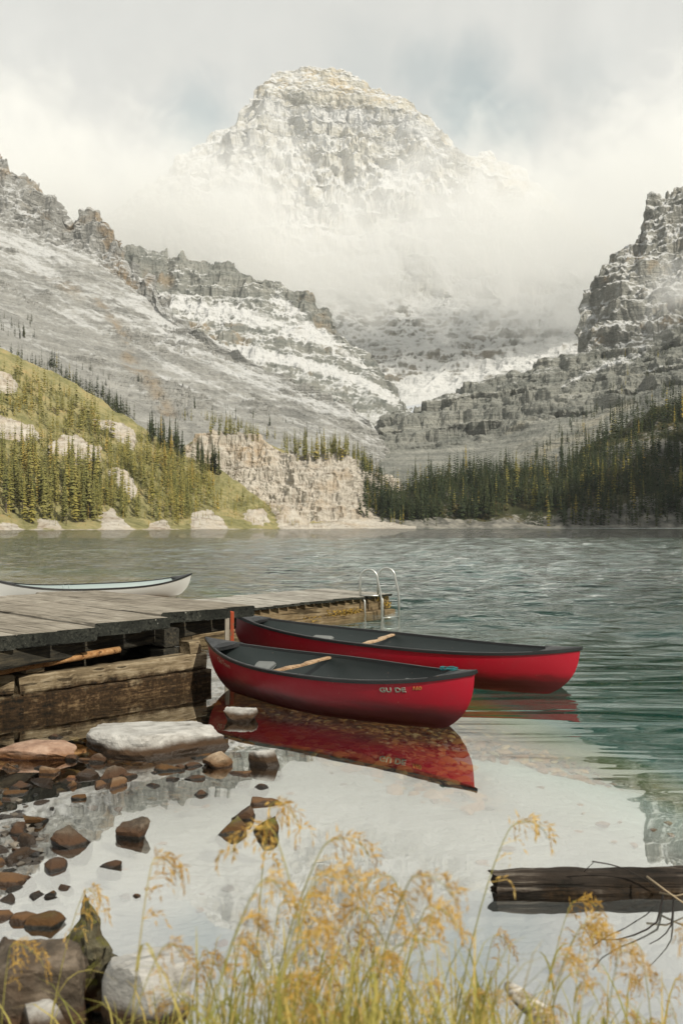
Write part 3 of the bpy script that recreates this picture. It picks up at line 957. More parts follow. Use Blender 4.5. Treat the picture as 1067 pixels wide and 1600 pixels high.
# thin mountain air round everything
V8 = [(x, y, z) for z in (-6.0, 1900.0) for y in (-60.0, 4300.0) for x in (-3600.0, 3600.0)]
me = mesh_from('haze', V8, [(0, 2, 3, 1), (4, 5, 7, 6), (0, 1, 5, 4), (1, 3, 7, 5), (3, 2, 6, 7), (2, 0, 4, 6)])
t = NT('haze')
vol = t.n('VolumePrincipled', 0, Color=(0.96, 0.98, 1.0), Density=3.8e-5, Anisotropy=0.0)
t.t.links.new(vol, t.out.inputs['Volume'])
put('haze', me, t.m, kind='stuff', label='thin pale air between the mountains')

# ================================================================== CONIFERS
def needle_material(name, cols):
    t = NT(name)
    isl = t.n('NewGeometry', 'Random Per Island')
    tv = t.attr('tree_tone')
    oi = t.n('ObjectInfo', 'Random')
    v = t.ma('FRACT', t.ma('ADD', tv, oi))
    f = t.ma('ADD', t.ma('MULTIPLY', v, 0.7), t.ma('MULTIPLY', isl, 0.3))
    col = t.ramp(f, cols)
    return t.bsdf(col, 0.85, None, 0.12)


M_SPRUCE = needle_material('shaded_spruce_needles', [(0.0, (0.018, 0.028, 0.015)), (0.5, (0.036, 0.048, 0.021)), (0.85, (0.065, 0.070, 0.026)), (1.0, (0.12, 0.10, 0.035))])  # darker copy of the needles: shade put into the colour
M_SUNSPRUCE = needle_material('sunlit_spruce_needles', [(0.0, (0.075, 0.085, 0.030)), (0.4, (0.16, 0.155, 0.05)), (0.8, (0.25, 0.225, 0.07)), (1.0, (0.32, 0.25, 0.085))])  # lighter copy of the needles: sunlight put into the colour
M_LARCH = needle_material('turning_larch_needles', [(0.0, (0.17, 0.165, 0.045)), (0.5, (0.26, 0.225, 0.06)), (1.0, (0.38, 0.25, 0.06))])
t = NT('conifer_bark')
M_BARK = t.bsdf(t.ramp(t.noise(t.pos(), 2.0, 5, 0.6), [(0.35, (0.045, 0.035, 0.028)), (0.65, (0.14, 0.115, 0.095))]), 0.95)


def conifer(rng, whorls, fronds, width, droop=0.35, ragged=0.25, bare=0.05):
    """crown of a unit-high spruce: whorls of drooping fronds round the stem; returns verts, quads"""
    V, Q = [], []
    for i in range(whorls):
        s = i / (whorls - 1)
        z = bare + (1 - bare) * (s ** 0.9) * 0.985
        r = width * ((1 - s) ** 0.75) * (0.55 + 0.45 * min(1, s * 6 + 0.3)) + 0.006
        r *= 1 + ragged * rng.uniform(-1, 1)
        n = max(4, int(fronds * (0.5 + 0.5 * (1 - s)) + 0.5))
        a0 = rng.uniform(0, 6.283)
        for j in range(n):
            a = a0 + 6.283 * (j + rng.uniform(-0.25, 0.25)) / n
            rr = r * rng.uniform(0.65, 1.2)
            hw = rr * rng.uniform(0.28, 0.42) + 0.003
            up = rng.uniform(0.004, 0.022)
            ca, sa = math.cos(a), math.sin(a)
            zt = z - rr * droop * rng.uniform(0.6, 1.6)
            b = len(V)
            V += [(ca * rr * 0.08, sa * rr * 0.08, z + up),
                  (ca * rr * 0.6 - sa * hw, sa * rr * 0.6 + ca * hw, z - rr * droop * 0.75 - 0.004),
                  (ca * rr, sa * rr, zt),
                  (ca * rr * 0.6 + sa * hw, sa * rr * 0.6 - ca * hw, z - rr * droop * 0.75 - 0.004)]
            Q.append((b, b + 1, b + 2, b + 3))
    # leading shoot
    b = len(V)
    V += [(0.004, 0, 0.96), (-0.002, 0.004, 0.96), (0, 0, 1.02), (-0.002, -0.004, 0.96)]
    Q.append((b, b + 1, b + 2, b + 3))
    return np.array(V, np.float32), np.array(Q, np.int32)


def stem_mesh(name):
    V, Fc = [], []
    for k, (z, r) in enumerate(((-0.06, 0.017), (0.12, 0.013), (0.5, 0.008), (0.97, 0.002))):
        for j in range(6):
            V.append((r * math.cos(j * math.pi / 3), r * math.sin(j * math.pi / 3), z))
    for k in range(3):
        for j in range(6):
            Fc.append((k * 6 + j, k * 6 + (j + 1) % 6, k * 6 + 6 + (j + 1) % 6, k * 6 + 6 + j))
    return mesh_from(name, V, Fc, True)


trng = random.Random(5)
crowns = []
for i in range(6):
    V, Q = conifer(trng, (24, 20, 26, 18, 15, 22)[i], (8, 9, 8, 9, 6, 8)[i], (0.078, 0.10, 0.088, 0.115, 0.082, 0.095)[i], 0.45 + 0.08 * (i % 2), (0.3, 0.35, 0.28, 0.4, 0.5, 0.35)[i], (0.05, 0.08, 0.05, 0.1, 0.22, 0.06)[i])
    me = fast_mesh('crown', V, Q, False)
    vattr(me, 'tree_tone', np.zeros(len(V)))
    crowns.append(me)
low_crowns = [conifer(trng, 13, 6, 0.085 + 0.018 * (i % 3), 0.5, 0.4, 0.03) for i in range(5)]
stem = stem_mesh('trunk')
for me in crowns:
    me.materials.append(M_SPRUCE)
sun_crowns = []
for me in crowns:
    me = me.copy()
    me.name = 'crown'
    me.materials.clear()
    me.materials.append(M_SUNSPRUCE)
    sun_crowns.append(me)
larch_crowns = []
for i in range(2):
    me = crowns[i].copy()
    me.name = 'crown'
    me.materials.clear()
    me.materials.append(M_LARCH)
    larch_crowns.append(me)
stem.materials.append(M_BARK)

TREES = []            # (x, y, z, height, larch?, zone)


def scatter(P, keep, poly, count, h0, h1, larch, zone, seed, mind=0.0):
    """trees on points of a terrain sheet that lie inside an outline in the photograph"""
    px, py = topx(P)
    ok = inpoly(px, py, poly) & (px > -300) & (px < 1180)
    if keep is not None:
        ok &= keep
    idx = np.argwhere(ok)
    rg = np.random.default_rng(seed)
    if len(idx) == 0:
        return
    wts = P[idx[:, 0], idx[:, 1], 1] ** 0
    sel = idx[rg.choice(len(idx), min(count, len(idx)), replace=False)]
    clump = fbm(P[sel[:, 0], sel[:, 1]] / 28.0, 2)
    for (r, c), cl in zip(sel, clump):
        if rg.random() > 0.55 + 1.3 * cl + 0.25:
            continue
        q = P[r, c]
        h = rg.uniform(h0, h1) * (0.62 + 0.6 * rg.random())
        TREES.append((float(q[0]), float(q[1]), float(q[2]), h, rg.random() < larch, zone))


notrock = HILL_ROCK < 0.62
Z_GOLD, Z_EDGE, Z_CLIFF, Z_SHORE, Z_UPPER, Z_SLOPE = range(6)
scatter(HILL_P, notrock, [(-60, 716), (70, 722), (140, 735), (165, 770), (160, 812), (100, 822), (-60, 822)], 230, 17, 24, 0.18, Z_GOLD, 1)
scatter(HILL_P, notrock, [(-80, 560), (60, 590), (150, 645), (235, 700), (330, 750), (345, 800), (300, 822), (160, 820), (-60, 760)], 1300, 7, 15, 0.35, Z_GOLD, 2)
scatter(HILL_P, notrock, [(200, 700), (300, 735), (325, 790), (290, 815), (150, 812), (170, 750)], 300, 11, 17, 0.4, Z_GOLD, 21)
scatter(HILL_P, notrock, [(30, 600), (110, 630), (190, 668), (180, 690), (90, 670), (30, 640)], 80, 13, 19, 0.4, Z_GOLD, 22)
scatter(HILL_P, None, [(-300, 470), (-80, 560), (-60, 824), (-300, 826)], 420, 8, 19, 0.25, Z_GOLD, 25)
scatter(HILL_P, None, [(-80, 545), (60, 580), (200, 655), (330, 740), (440, 800), (470, 822), (-80, 824)], 1500, 1.8, 4.5, 0.85, Z_GOLD, 24)
scatter(HILL_P, notrock, [(330, 745), (420, 790), (440, 815), (330, 810)], 40, 5, 10, 0.3, Z_GOLD, 23)
scatter(LEFT_P, None, [(-120, 470), (0, 536), (60, 572), (120, 612), (110, 620), (0, 556), (-120, 500)], 130, 11, 15, 0.02, Z_EDGE, 3)
scatter(LEFT_P, None, [(80, 566), (130, 596), (200, 640), (215, 662), (190, 664), (120, 622), (75, 580)], 190, 12, 17, 0.03, Z_EDGE, 31)
scatter(HILL_P, notrock, [(230, 675), (330, 722), (345, 745), (300, 738), (230, 695)], 110, 13, 20, 0.05, Z_EDGE, 4)
scatter(LEFT_P, None, [(285, 646), (340, 655), (470, 694), (470, 702), (340, 668), (285, 656)], 90, 9, 13, 0.06, Z_CLIFF, 5)
scatter(CLIFF_P, (CLIFF_V > 1.9) & (CLIFF_V < 3.02), [(325, 666), (405, 666), (405, 690), (330, 690)], 60, 9, 15, 0.06, Z_CLIFF, 51)
scatter(CLIFF_P, (CLIFF_V > 1.9) & (CLIFF_V < 3.02), [(438, 690), (548, 690), (580, 712), (580, 745), (540, 720), (440, 722)], 130, 11, 18, 0.12, Z_CLIFF, 52)
scatter(CLIFF_P, CLIFF_V > 0.6, [(556, 725), (650, 770), (650, 812), (560, 812), (572, 770)], 230, 11, 18, 0.12, Z_SHORE, 6)
scatter(SHORE_P, None, [(545, 800), (580, 790), (640, 768), (700, 752), (760, 742), (840, 738), (880, 740), (920, 705), (960, 675), (1080, 622), (1280, 560), (1280, 815), (900, 808), (840, 800), (800, 800), (760, 812), (640, 815)], 3300, 13, 23, 0.06, Z_SHORE, 7)
scatter(SHORE_P, None, [(580, 812), (690, 800), (700, 822), (600, 822)], 60, 7, 13, 0.2, Z_SHORE, 71)
scatter(SHORE_P, None, [(800, 822), (1067, 790), (1280, 780), (1280, 822)], 170, 12, 19, 0.06, Z_SHORE, 72)
scatter(BAND_P, None, [(805, 745), (850, 700), (880, 665), (930, 640), (1000, 625), (1080, 590), (1280, 540), (1280, 690), (1067, 690), (940, 700), (880, 745)], 620, 11, 17, 0.04, Z_UPPER, 8)
scatter(BAND_P, None, [(930, 560), (1100, 530), (1280, 480), (1280, 590), (1067, 600), (960, 625), (940, 590)], 120, 9, 15, 0.14, Z_UPPER, 9)
scatter(LEFT_P, None, [(60, 560), (200, 590), (420, 650), (540, 680), (520, 700), (330, 660), (150, 615)], 70, 7, 12, 0.0, Z_SLOPE, 10)
scatter(LEFT_P, None, [(-20, 480), (60, 505), (60, 540), (-20, 520)], 30, 9, 13, 0.0, Z_SLOPE, 11)

INFO = {
    Z_GOLD: ('conifers on the sunlit hill', 'slender spruce standing on the sunlit grassy hill', 'yellowing larch standing on the sunlit grassy hill'),
    Z_EDGE: ('conifers along the hill crest', 'dark spruce in the belt along the crest of the grassy hill', 'golden larch in the belt along the crest of the grassy hill'),
    Z_CLIFF: ('conifers on top of the pale cliff', 'green spruce growing on top of the pale cliff', 'golden larch growing on top of the pale cliff'),
    Z_SHORE: ('conifers on the shaded far shore', 'dark spruce in the dense forest on the shaded far shore', 'golden larch among dark spruces on the shaded far shore'),
    Z_UPPER: ('conifers below the rock tower', 'dark spruce on the steep ground below the rock tower', 'golden larch on the steep ground below the rock tower'),
    Z_SLOPE: ('conifers scattered on the grey slope', 'small lone spruce on the grey snow-dusted mountainside', 'golden larch on the grey mountainside'),
}


def shows(tr):
    px = CX + tr[0] / tr[1] * F
    return (-15 < px < 1082) * tr[3] / tr[1]


TREES.sort(key=shows, reverse=True)
def spread(lst, n):
    """the largest of each zone, so that every belt has trees one can point at"""
    out, rest = [], []
    quota = {Z_GOLD: 125, Z_EDGE: 30, Z_CLIFF: 30, Z_SHORE: 95, Z_UPPER: 12, Z_SLOPE: 6}
    for tr in lst:
        if shows(tr) > 0 and quota[tr[5]] > 0:
            quota[tr[5]] -= 1
            out.append(tr)
        else:
            rest.append(tr)
    return out, rest


def whereabouts(x, y, z, h, zone):
    px, py = CX + x / y * F, H0 - (z - CAMH) / y * F
    size = 'tall ' if h > 17 else ''
    if zone == Z_GOLD:
        if py > 795:
            return ', in the dense stand at the waterline' if px < 130 else ', at the waterline near the talus'
        if py > 735:
            return ', in the dense stand at the hill foot' if px < 150 else ', on the middle slope towards the cliff'
        return ', among the pale outcrops' if py > 655 else ', high up near the crest'
    if zone == Z_EDGE:
        return ', at its upper end' if px < 110 else ', above the two outcrops' if px < 225 else ', at its lower end near the cliff'
    if zone == Z_CLIFF:
        return ', at its higher end' if px < 430 else ', on its flat brow'
    if zone == Z_SHORE:
        if px < 660:
            return ', close beside the cliff'
        if py > 800:
            return ', right at the waterline'
        return ', below the moraine' if px < 860 else ', under the rock tower'
    return ''


INFO[Z_GOLD] = ('conifers on the sunlit hill', 'slender spruce on the sunlit hill', 'yellowing larch on the sunlit hill')
INFO[Z_EDGE] = ('conifers along the hill crest', 'dark spruce in the hill crest belt', 'golden larch in the hill crest belt')
INFO[Z_CLIFF] = ('conifers on top of the pale cliff', 'green spruce on top of the pale cliff', 'golden larch on top of the pale cliff')
INFO[Z_SHORE] = ('conifers on the shaded far shore', 'dark spruce on the shaded far shore', 'golden larch on the shaded far shore')
single, mass = spread(TREES, 298)
rg = random.Random(3)
protos = {}
for (x, y, z, h, larch, zone) in single:
    grp, lab, lab2 = INFO[zone]
    where_ = whereabouts(x, y, z, h, zone)
    lab, lab2 = lab + where_, lab2 + where_
    grp += where_
    nm = 'larch_tree' if larch else 'spruce_tree'
    o = bpy.data.objects.new(nm, None)
    COL.objects.link(o)
    o.location = (x, y, z)
    o.rotation_euler = (rg.uniform(-0.03, 0.03), rg.uniform(-0.03, 0.03), rg.uniform(0, 6.28))
    o.scale = (h * rg.uniform(0.85, 1.2),) * 2 + (h,)
    o['label'] = lab2 if larch else lab
    o['category'] = 'larch tree' if larch else 'spruce tree'
    o['group'] = grp + (', larches' if larch else ', spruces')
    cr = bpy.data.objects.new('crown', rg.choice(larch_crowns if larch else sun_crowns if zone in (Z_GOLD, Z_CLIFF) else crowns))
    tk = bpy.data.objects.new('trunk', stem)
    for c in (cr, tk):
        COL.objects.link(c)
        c.parent = o
# the smaller and hidden rest of the forest: one mass
VV, QQ, TT, MM, nv = [], [], [], [], 0
for (x, y, z, h, larch, zone) in mass:
    V, Q = low_crowns[rg.randrange(5)]
    a = rg.uniform(0, 6.28)
    ca, sa = math.cos(a) * h * rg.uniform(0.85, 1.15), math.sin(a) * h
    W = np.stack([x + V[:, 0] * ca - V[:, 1] * sa, y + V[:, 0] * sa + V[:, 1] * ca, z + V[:, 2] * h], -1)
    VV.append(W)
    QQ.append(Q + nv)
    TT.append(np.full(len(V), rg.random() * 0.9))
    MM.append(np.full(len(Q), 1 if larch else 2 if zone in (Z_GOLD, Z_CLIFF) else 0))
    nv += len(V)
me = fast_mesh('forest', np.concatenate(VV), np.concatenate(QQ), False)
vattr(me, 'tree_tone', np.concatenate(TT))
fo = put('forest', me, [M_SPRUCE, M_LARCH, M_SUNSPRUCE], kind='stuff', label='smaller conifers filling the slopes round the lake')
me.polygons.foreach_set('material_index', np.concatenate(MM).astype(np.int32))
print('TREES', len(single), len(mass), 'tris', sum(len(q) for q in QQ) * 2, time.time() - T0)

# ================================================================== WOOD, DOCK
def wood(name, dark, mid, light, rough=0.85, k=1.0, spots=None, wet=0.0):
    t = NT(name)
    p = t.objc()
    rnd = t.n('ObjectInfo', 'Random')
    q = t.n('VectorMath', 0, _set={'operation': 'ADD'})
    va = t.t.nodes.new('ShaderNodeVectorMath')
    va.operation = 'ADD'
    t.put(va.inputs[0], p)
    t.t.links.new(t.ma('MULTIPLY', rnd, 37.0), va.inputs[1])
    p = va.outputs[0]
    grain = t.noise(t.stretch(p, 1.6 * k, 34 * k, 34 * k), 1.0, 6, 0.65, 0.6)
    blot = t.noise(p, 3.2 * k, 6, 0.65)
    f = t.ma('ADD', t.ma('MULTIPLY', grain, 0.6), t.ma('MULTIPLY', blot, 0.4))
    f = t.ma('ADD', f, t.ma('MULTIPLY', t.ma('SUBTRACT', rnd, 0.5), 0.10))
    col = t.ramp(f, [(0.34, dark), (0.5, mid), (0.65, light)])
    if spots is not None:
        col = t.mix(t.rng(t.noise(p, 16.0, 4, 0.7), 0.66, 0.72), col, spots)
    crack = t.rng(t.noise(t.stretch(p, 0.9 * k, 20 * k, 20 * k), 1.0, 3, 0.5), 0.60, 0.66)
    col = t.mix(t.ma('MULTIPLY', crack, 0.75), col, tuple(x * 0.35 for x in dark))
    if wet:
        wz = t.n('SeparateXYZ', 2, Vector=t.pos())
        wl_ = t.rng(t.ma('ADD', wz, t.ma('MULTIPLY', t.ma('SUBTRACT', blot, 0.5), 0.5)), wet, wet - 0.12)
        col = t.mix(wl_, col, t.ramp(t.ma('ADD', f, t.ma('MULTIPLY', t.ma('SUBTRACT', t.noise(p, 22, 4, 0.7), 0.5), 0.5)), [(0.36, (0.006, 0.005, 0.003)), (0.52, (0.045, 0.026, 0.012)), (0.68, (0.17, 0.115, 0.06))]))
    h = t.ma('SUBTRACT', grain, t.ma('MULTIPLY', crack, 0.7))
    return t.bsdf(col, rough, t.bump(h, 0.8, 0.012), 0.2)


M_DECK = wood('weathered_deck_wood', (0.11, 0.095, 0.07), (0.265, 0.235, 0.19), (0.40, 0.37, 0.31))
M_END = wood('mouldy_end_grain', (0.008, 0.009, 0.008), (0.022, 0.024, 0.02), (0.06, 0.06, 0.05), 0.9, 1.0, (0.45, 0.45, 0.40))
M_CRIB = wood('wet_crib_timber', (0.05, 0.035, 0.02), (0.20, 0.155, 0.095), (0.38, 0.32, 0.225), wet=0.27)
M_DARK = wood('shaded_underdeck_wood', (0.010, 0.010, 0.009), (0.03, 0.028, 0.022), (0.09, 0.075, 0.05))  # the shade under the deck is put into this wood's colour
M_POLE = wood('peeled_red_pole', (0.10, 0.045, 0.018), (0.30, 0.15, 0.06), (0.46, 0.28, 0.13))
M_PLAT = wood('grey_platform_wood', (0.15, 0.135, 0.11), (0.33, 0.31, 0.27), (0.45, 0.43, 0.38))


def plank_mesh(name, L, W, T, seed=0, seg=10, jit=0.006, end=0.012):
    """a worn board lying along local x, its top face at z = 0; eased corners, wavy edges, rough ends"""
    rg = random.Random(seed)
    b = min(0.018, T * 0.22, W * 0.15)
    prof = [(-W / 2 + b, -T), (W / 2 - b, -T), (W / 2, -T + b), (W / 2, -b), (W / 2 - b, 0), (-W / 2 + b, 0), (-W / 2, -b), (-W / 2, -T + b)]
    V, Fc, mi = [], [], []
    for i in range(seg + 1):
        x = L * i / seg
        dy, dz = rg.uniform(-jit, jit), rg.uniform(-jit, jit) * 0.4
        for (y, z) in prof:
            ex = rg.uniform(-end, end) if i in (0, seg) else 0
            V.append((x + ex, y + dy + rg.uniform(-jit, jit) * 0.3, z + dz + rg.uniform(-jit, jit) * 0.2))
    for i in range(seg):
        for j in range(8):
            k = (j + 1) % 8
            Fc.append((i * 8 + j, i * 8 + k, (i + 1) * 8 + k, (i + 1) * 8 + j))
            mi.append(0)
    Fc.append(tuple(range(7, -1, -1)))
    Fc.append(tuple(seg * 8 + j for j in range(8)))
    mi += [1, 1]
    me = mesh_from(name, V, [f[::-1] for f in Fc])
    me.polygons.foreach_set('material_index', mi)
    return me


def lay(name, A, B, W, T, mats, parent, seed, roll=0.0, **kw):
    """a plank from A to B (top centre line)"""
    A, B = Vector(A), Vector(B)
    d = B - A
    me = plank_mesh(name, d.length, W, T, seed, **kw)
    o = put(name, me, mats, parent)
    x = d.normalized()
    y = (Vector((0, 0, 1)) if abs(x.z) < 0.95 else Vector((1, 0, 0))).cross(x).normalized()
    z = x.cross(y)
    M = Matrix((x, y, z)).transposed().to_4x4()
    M = M @ Matrix.Rotation(roll, 4, 'X')
    M.translation = A
    o.matrix_basis = M
    return o


dock = thing('dock', 'weathered grey timber dock on a log crib', 'dock')
ZD = 0.85
cols = [(-260, 1034), (-190, 1022), (-125, 1012), (-50, 1000), (24, 989), (90, 983), (155, 977), (207, 967.5), (258, 961.5), (307, 955), (350, 949), (388, 943)]
edge = [on(a, b_, ZD) for a, b_ in cols]
PD = Vector((-0.67, 0.742, 0)).normalized()
rg = random.Random(21)
for i in range(len(edge) - 1):
    a, b_ = edge[i], edge[i + 1]
    m = (a + b_) / 2
    perp = Vector((PD.y, -PD.x, 0))
    wdt = abs((b_ - a).dot(perp)) - rg.uniform(0.02, 0.042)
    st = m - PD * rg.uniform(-0.05, 0.07)
    zoff = rg.uniform(-0.022, 0.018)
    lay('plank', st + Vector((0, 0, zoff)), st + PD * (4.35 + rg.uniform(-0.1, 0.1)) + Vector((0, 0, zoff + rg.uniform(-0.02, 0.02))), wdt, 0.125 + rg.uniform(0, 0.02), [M_DECK, M_END], dock, 100 + i, rg.uniform(-0.012, 0.012), seg=14)
C0, C1 = on(-260, 1160), on(332, 1069.5)
CDIR = (C1 - C0).normalized()
COUT = Vector((CDIR.y, -CDIR.x, 0))          # towards the viewer


def crib(s):
    return C0.lerp(C1, s)


def timber(A, B, z0, z1, depth, seed, mats=None, parent=dock, name='crib_timber'):
    o = lay(name, Vector((A.x, A.y, z1)) - COUT * depth / 2, Vector((B.x, B.y, z1)) - COUT * depth / 2, depth, z1 - z0, mats or [M_CRIB, M_CRIB], parent, seed, seg=18, jit=0.02, end=0.02)
    return o


def crib_at(px):
    """where the crib's face is seen at this column"""
    k = (px - CX) / F
    return C0 + CDIR * ((k * C0.y - C0.x) / (CDIR.x - k * CDIR.y))


for k_, (z0, z1) in enumerate(((-0.3, 0.18), (0.19, 0.45), (0.46, 0.69))):
    A_ = C1 - CDIR * 0.42 - COUT * 0.26
    lay('added_end_wall', Vector((A_.x, A_.y, z1)), Vector((A_.x, A_.y, z1)) + PD * 2.2, 0.2, z1 - z0, [M_DARK, M_DARK], dock, 70 + k_, seg=8, jit=0.015)  # end wall added to keep the space under the deck dark
g0, g1 = crib_at(38), crib_at(27)
timber(C0, g0 - CDIR * 0.02, -0.25, 0.185, 0.26, 1)
timber(g0 + CDIR * 0.02, C1, -0.25, 0.18, 0.26, 2)
timber(C0 - COUT * 0.03, g1 - CDIR * 0.03 - COUT * 0.03, 0.19, 0.395, 0.22, 3)
timber(g1 + CDIR * 0.04 - COUT * 0.03, C1 - COUT * 0.02 - CDIR * 0.05, 0.185, 0.375, 0.22, 4)
# dark wall added under the deck to block the bright water behind, and stringers
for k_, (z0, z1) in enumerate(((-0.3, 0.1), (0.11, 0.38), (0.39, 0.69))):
    timber(C0 - COUT * 1.25, C1 - COUT * 1.25 - CDIR * 0.2, z0, z1, 0.22, 10 + k_, [M_DARK, M_DARK], name='added_inner_wall')
e0, e1 = edge[0].copy(), edge[-1].copy()
for k_, back in enumerate((0.34, 1.9, 3.8)):
    off = PD * back
    o = lay('stringer', Vector((e0.x, e0.y, 0.70)) + off, Vector((e1.x, e1.y, 0.70)) + off - (e1 - e0).normalized() * 0.08, 0.2, 0.2, [M_DARK, M_DARK], dock, 30 + k_, seg=16, jit=0.012)
bp = crib_at(309) - COUT * 0.14
lay('support_block', Vector((bp.x, bp.y, 0.53)) - CDIR * 0.08, Vector((bp.x, bp.y, 0.53)) + CDIR * 0.09, 0.2, 0.155, [M_CRIB, M_CRIB], dock, 41, seg=3, jit=0.01)
bp2 = crib_at(60) - COUT * 0.14
lay('support_block', Vector((bp2.x, bp2.y, 0.53)) - CDIR * 0.1, Vector((bp2.x, bp2.y, 0.53)) + CDIR * 0.1, 0.2, 0.14, [M_CRIB, M_CRIB], dock, 42, seg=3, jit=0.01)
pa, pb = crib_at(-40) - COUT * 0.02, crib_at(191) - COUT * 0.05
V, Fc = [], []


def tube_mesh(name, pts, rad, sides=6, seed=None, jit=0.0, cap=True):
    """a round bar through points; rad is a number or one per point"""
    pts = [Vector(p) for p in pts]
    n = len(pts)
    rad = rad if isinstance(rad, (list, tuple)) else [rad] * n
    rg_ = random.Random(seed)
    V, Fc = [], []
    up = Vector((0, 0, 1))
    for i, p in enumerate(pts):
        d = (pts[min(i + 1, n - 1)] - pts[max(i - 1, 0)]).normalized()
        if abs(d.dot(up)) > 0.96:
            up = Vector((0, 1, 0)) if abs(d.y) < 0.9 else Vector((1, 0, 0))
        a = d.cross(up).normalized()
        b = a.cross(d)
        up = b
        for j in range(sides):
            t_ = 2 * math.pi * j / sides
            r_ = rad[i] * (1 + (rg_.uniform(-jit, jit) if jit else 0))
            V.append(p + a * math.cos(t_) * r_ + b * math.sin(t_) * r_)
    for i in range(n - 1):
        for j in range(sides):
            k = (j + 1) % sides
            Fc.append((i * sides + j, i * sides + k, (i + 1) * sides + k, (i + 1) * sides + j))
    if cap:
        Fc.append(tuple(range(sides - 1, -1, -1)))
        Fc.append(tuple((n - 1) * sides + j for j in range(sides)))
    return mesh_from(name, V, Fc, True)


pole = thing('pole', 'peeled reddish pole lying on the log crib under the deck', 'pole', (pa.x, pa.y, 0.44))
pts = [Vector((0, 0, 0)).lerp(Vector((pb.x - pa.x, pb.y - pa.y, 0.09)), i / 10) for i in range(11)]
put('shaft', tube_mesh('shaft', pts, [0.045 - 0.0008 * i for i in range(11)], 10, 3, 0.08), M_POLE, pole)

# corner post and red stake where the canoes are nosed in
stk = on(362, 1052, 0.0)
stk = Vector((at(362, 900, 12.75).x, 12.75, 0))
post = thing('mooring_post', 'short wooden post with red painted edge at the dock corner', 'post', tuple(stk))
lay('post_timber', Vector((-0.028, 0.02, -0.5)), Vector((-0.028, 0.02, 0.71)), 0.06, 0.06, [M_DECK, M_DECK], post, 51, seg=4, jit=0.003)
t = NT('faded_red_paint')
M_REDP = t.bsdf(t.mix(t.rng(t.noise(t.objc(), 18, 4, 0.6), 0.5, 0.7), (0.30, 0.055, 0.02), (0.16, 0.09, 0.05)), 0.7)
lay('red_strip', Vector((0.030, 0.0, -0.4)), Vector((0.030, 0.0, 0.795)), 0.032, 0.045, [M_REDP, M_REDP], post, 52, seg=5, jit=0.003)

# ---- the low swimming platform beyond --------------------------------
ZP = 0.42
plat = thing('swim_platform', 'low grey plank platform reaching out into the lake', 'platform')
q0, q1 = on(388, 950, ZP), on(611, 927, ZP)
qd = (q1 - q0).normalized()
qp = Vector((-0.62, 0.785, 0)).normalized()
q0 = q0 - qd * 1.5
npl = 23
Lq = (q1 - q0).length
for i in range(npl):
    c = q0 + qd * (Lq * (i + 0.5) / npl)
    wdt = abs(qd.dot(Vector((qp.y, -qp.x, 0)))) * Lq / npl - 0.018
    zo = Vector((0, 0, rg.uniform(-0.008, 0.008)))
    lay('plank', c - qp * rg.uniform(0.0, 0.05) + zo, c + qp * (2.35 + rg.uniform(-0.04, 0.04)) + zo, wdt, 0.05, [M_PLAT, M_END], plat, 200 + i, seg=6)
M_FASC = wood('stained_fascia', (0.05, 0.035, 0.018), (0.17, 0.125, 0.07), (0.30, 0.24, 0.15))
lay('fascia', q0 + qp * 0.14 + Vector((0, 0, -0.06)), q1 + qp * 0.14 + Vector((0, 0, -0.06)), 0.12, 0.28, [M_FASC, M_FASC], plat, 61, seg=14, jit=0.01)
lay('float_log', q0 + qp * 0.05 + Vector((0, 0, -0.33)), q1 + qp * 0.05 + Vector((0, 0, -0.33)), 0.26, 0.2, [M_FASC, M_FASC], plat, 62, seg=14, jit=0.02)
lay('end_fascia', q1 - qd * 0.06 + qp * 0.2 + Vector((0, 0, -0.065)), q1 - qd * 0.06 + qp * 2.3 + Vector((0, 0, -0.065)), 0.1, 0.45, [M_FASC, M_FASC], plat, 63, seg=6, jit=0.01)
lay('back_fascia', q0 + qp * 2.25 + Vector((0, 0, -0.065)), q1 + qp * 2.25 + Vector((0, 0, -0.065)), 0.1, 0.45, [M_FASC, M_FASC], plat, 64, seg=10, jit=0.01)
# moss tufts along the fascia
V, Q = [], []
mr = random.Random(9)
for (s0, s1, z0, cnt) in ((0.60, 0.84, -0.30, 420), (0.93, 1.0, -0.25, 160), (0.45, 0.6, -0.34, 60), (0.9, 1.0, -0.1, 50)):
    for _ in range(cnt):
        c = q0 + qd * (Lq * mr.triangular(s0, s1)) - qp * mr.uniform(-0.04, 0.10) + Vector((0, 0, z0 + mr.uniform(-0.05, 0.07)))
        d = Vector((mr.uniform(-1, 1), mr.uniform(-1, 1), mr.uniform(-0.6, 1))) * 0.045
        e = Vector((mr.uniform(-1, 1), mr.uniform(-1, 1), mr.uniform(-1, 1))) * 0.012
        b0 = len(V)
        V += [c - e, c + e, c + d + e * 0.3, c + d - e * 0.3]
        Q.append((b0, b0 + 1, b0 + 2, b0 + 3))
t = NT('golden_moss')
M_MOSS = t.bsdf(t.ramp(t.n('NewGeometry', 'Random Per Island'), [(0, (0.10, 0.07, 0.015)), (0.6, (0.30, 0.19, 0.035)), (1, (0.42, 0.28, 0.06))]), 0.9)
put('moss', fast_mesh('moss', [tuple(v) for v in V], Q, False), M_MOSS, plat, kind='stuff')

# ladder: two bent steel rails with rungs below
t = NT('galvanised_steel')
M_STEEL = t.bsdf(t.mix(t.noise(t.objc(), 9, 4, 0.6), (0.42, 0.43, 0.41), (0.60, 0.61, 0.58)), 0.35, None, 0.5, Metallic=0.75)
base = on(585, 931, ZP)
lad = thing('swim_ladder', 'bent steel swimming ladder with two hooped handrails', 'ladder', tuple(base))
out = qd
side = qp


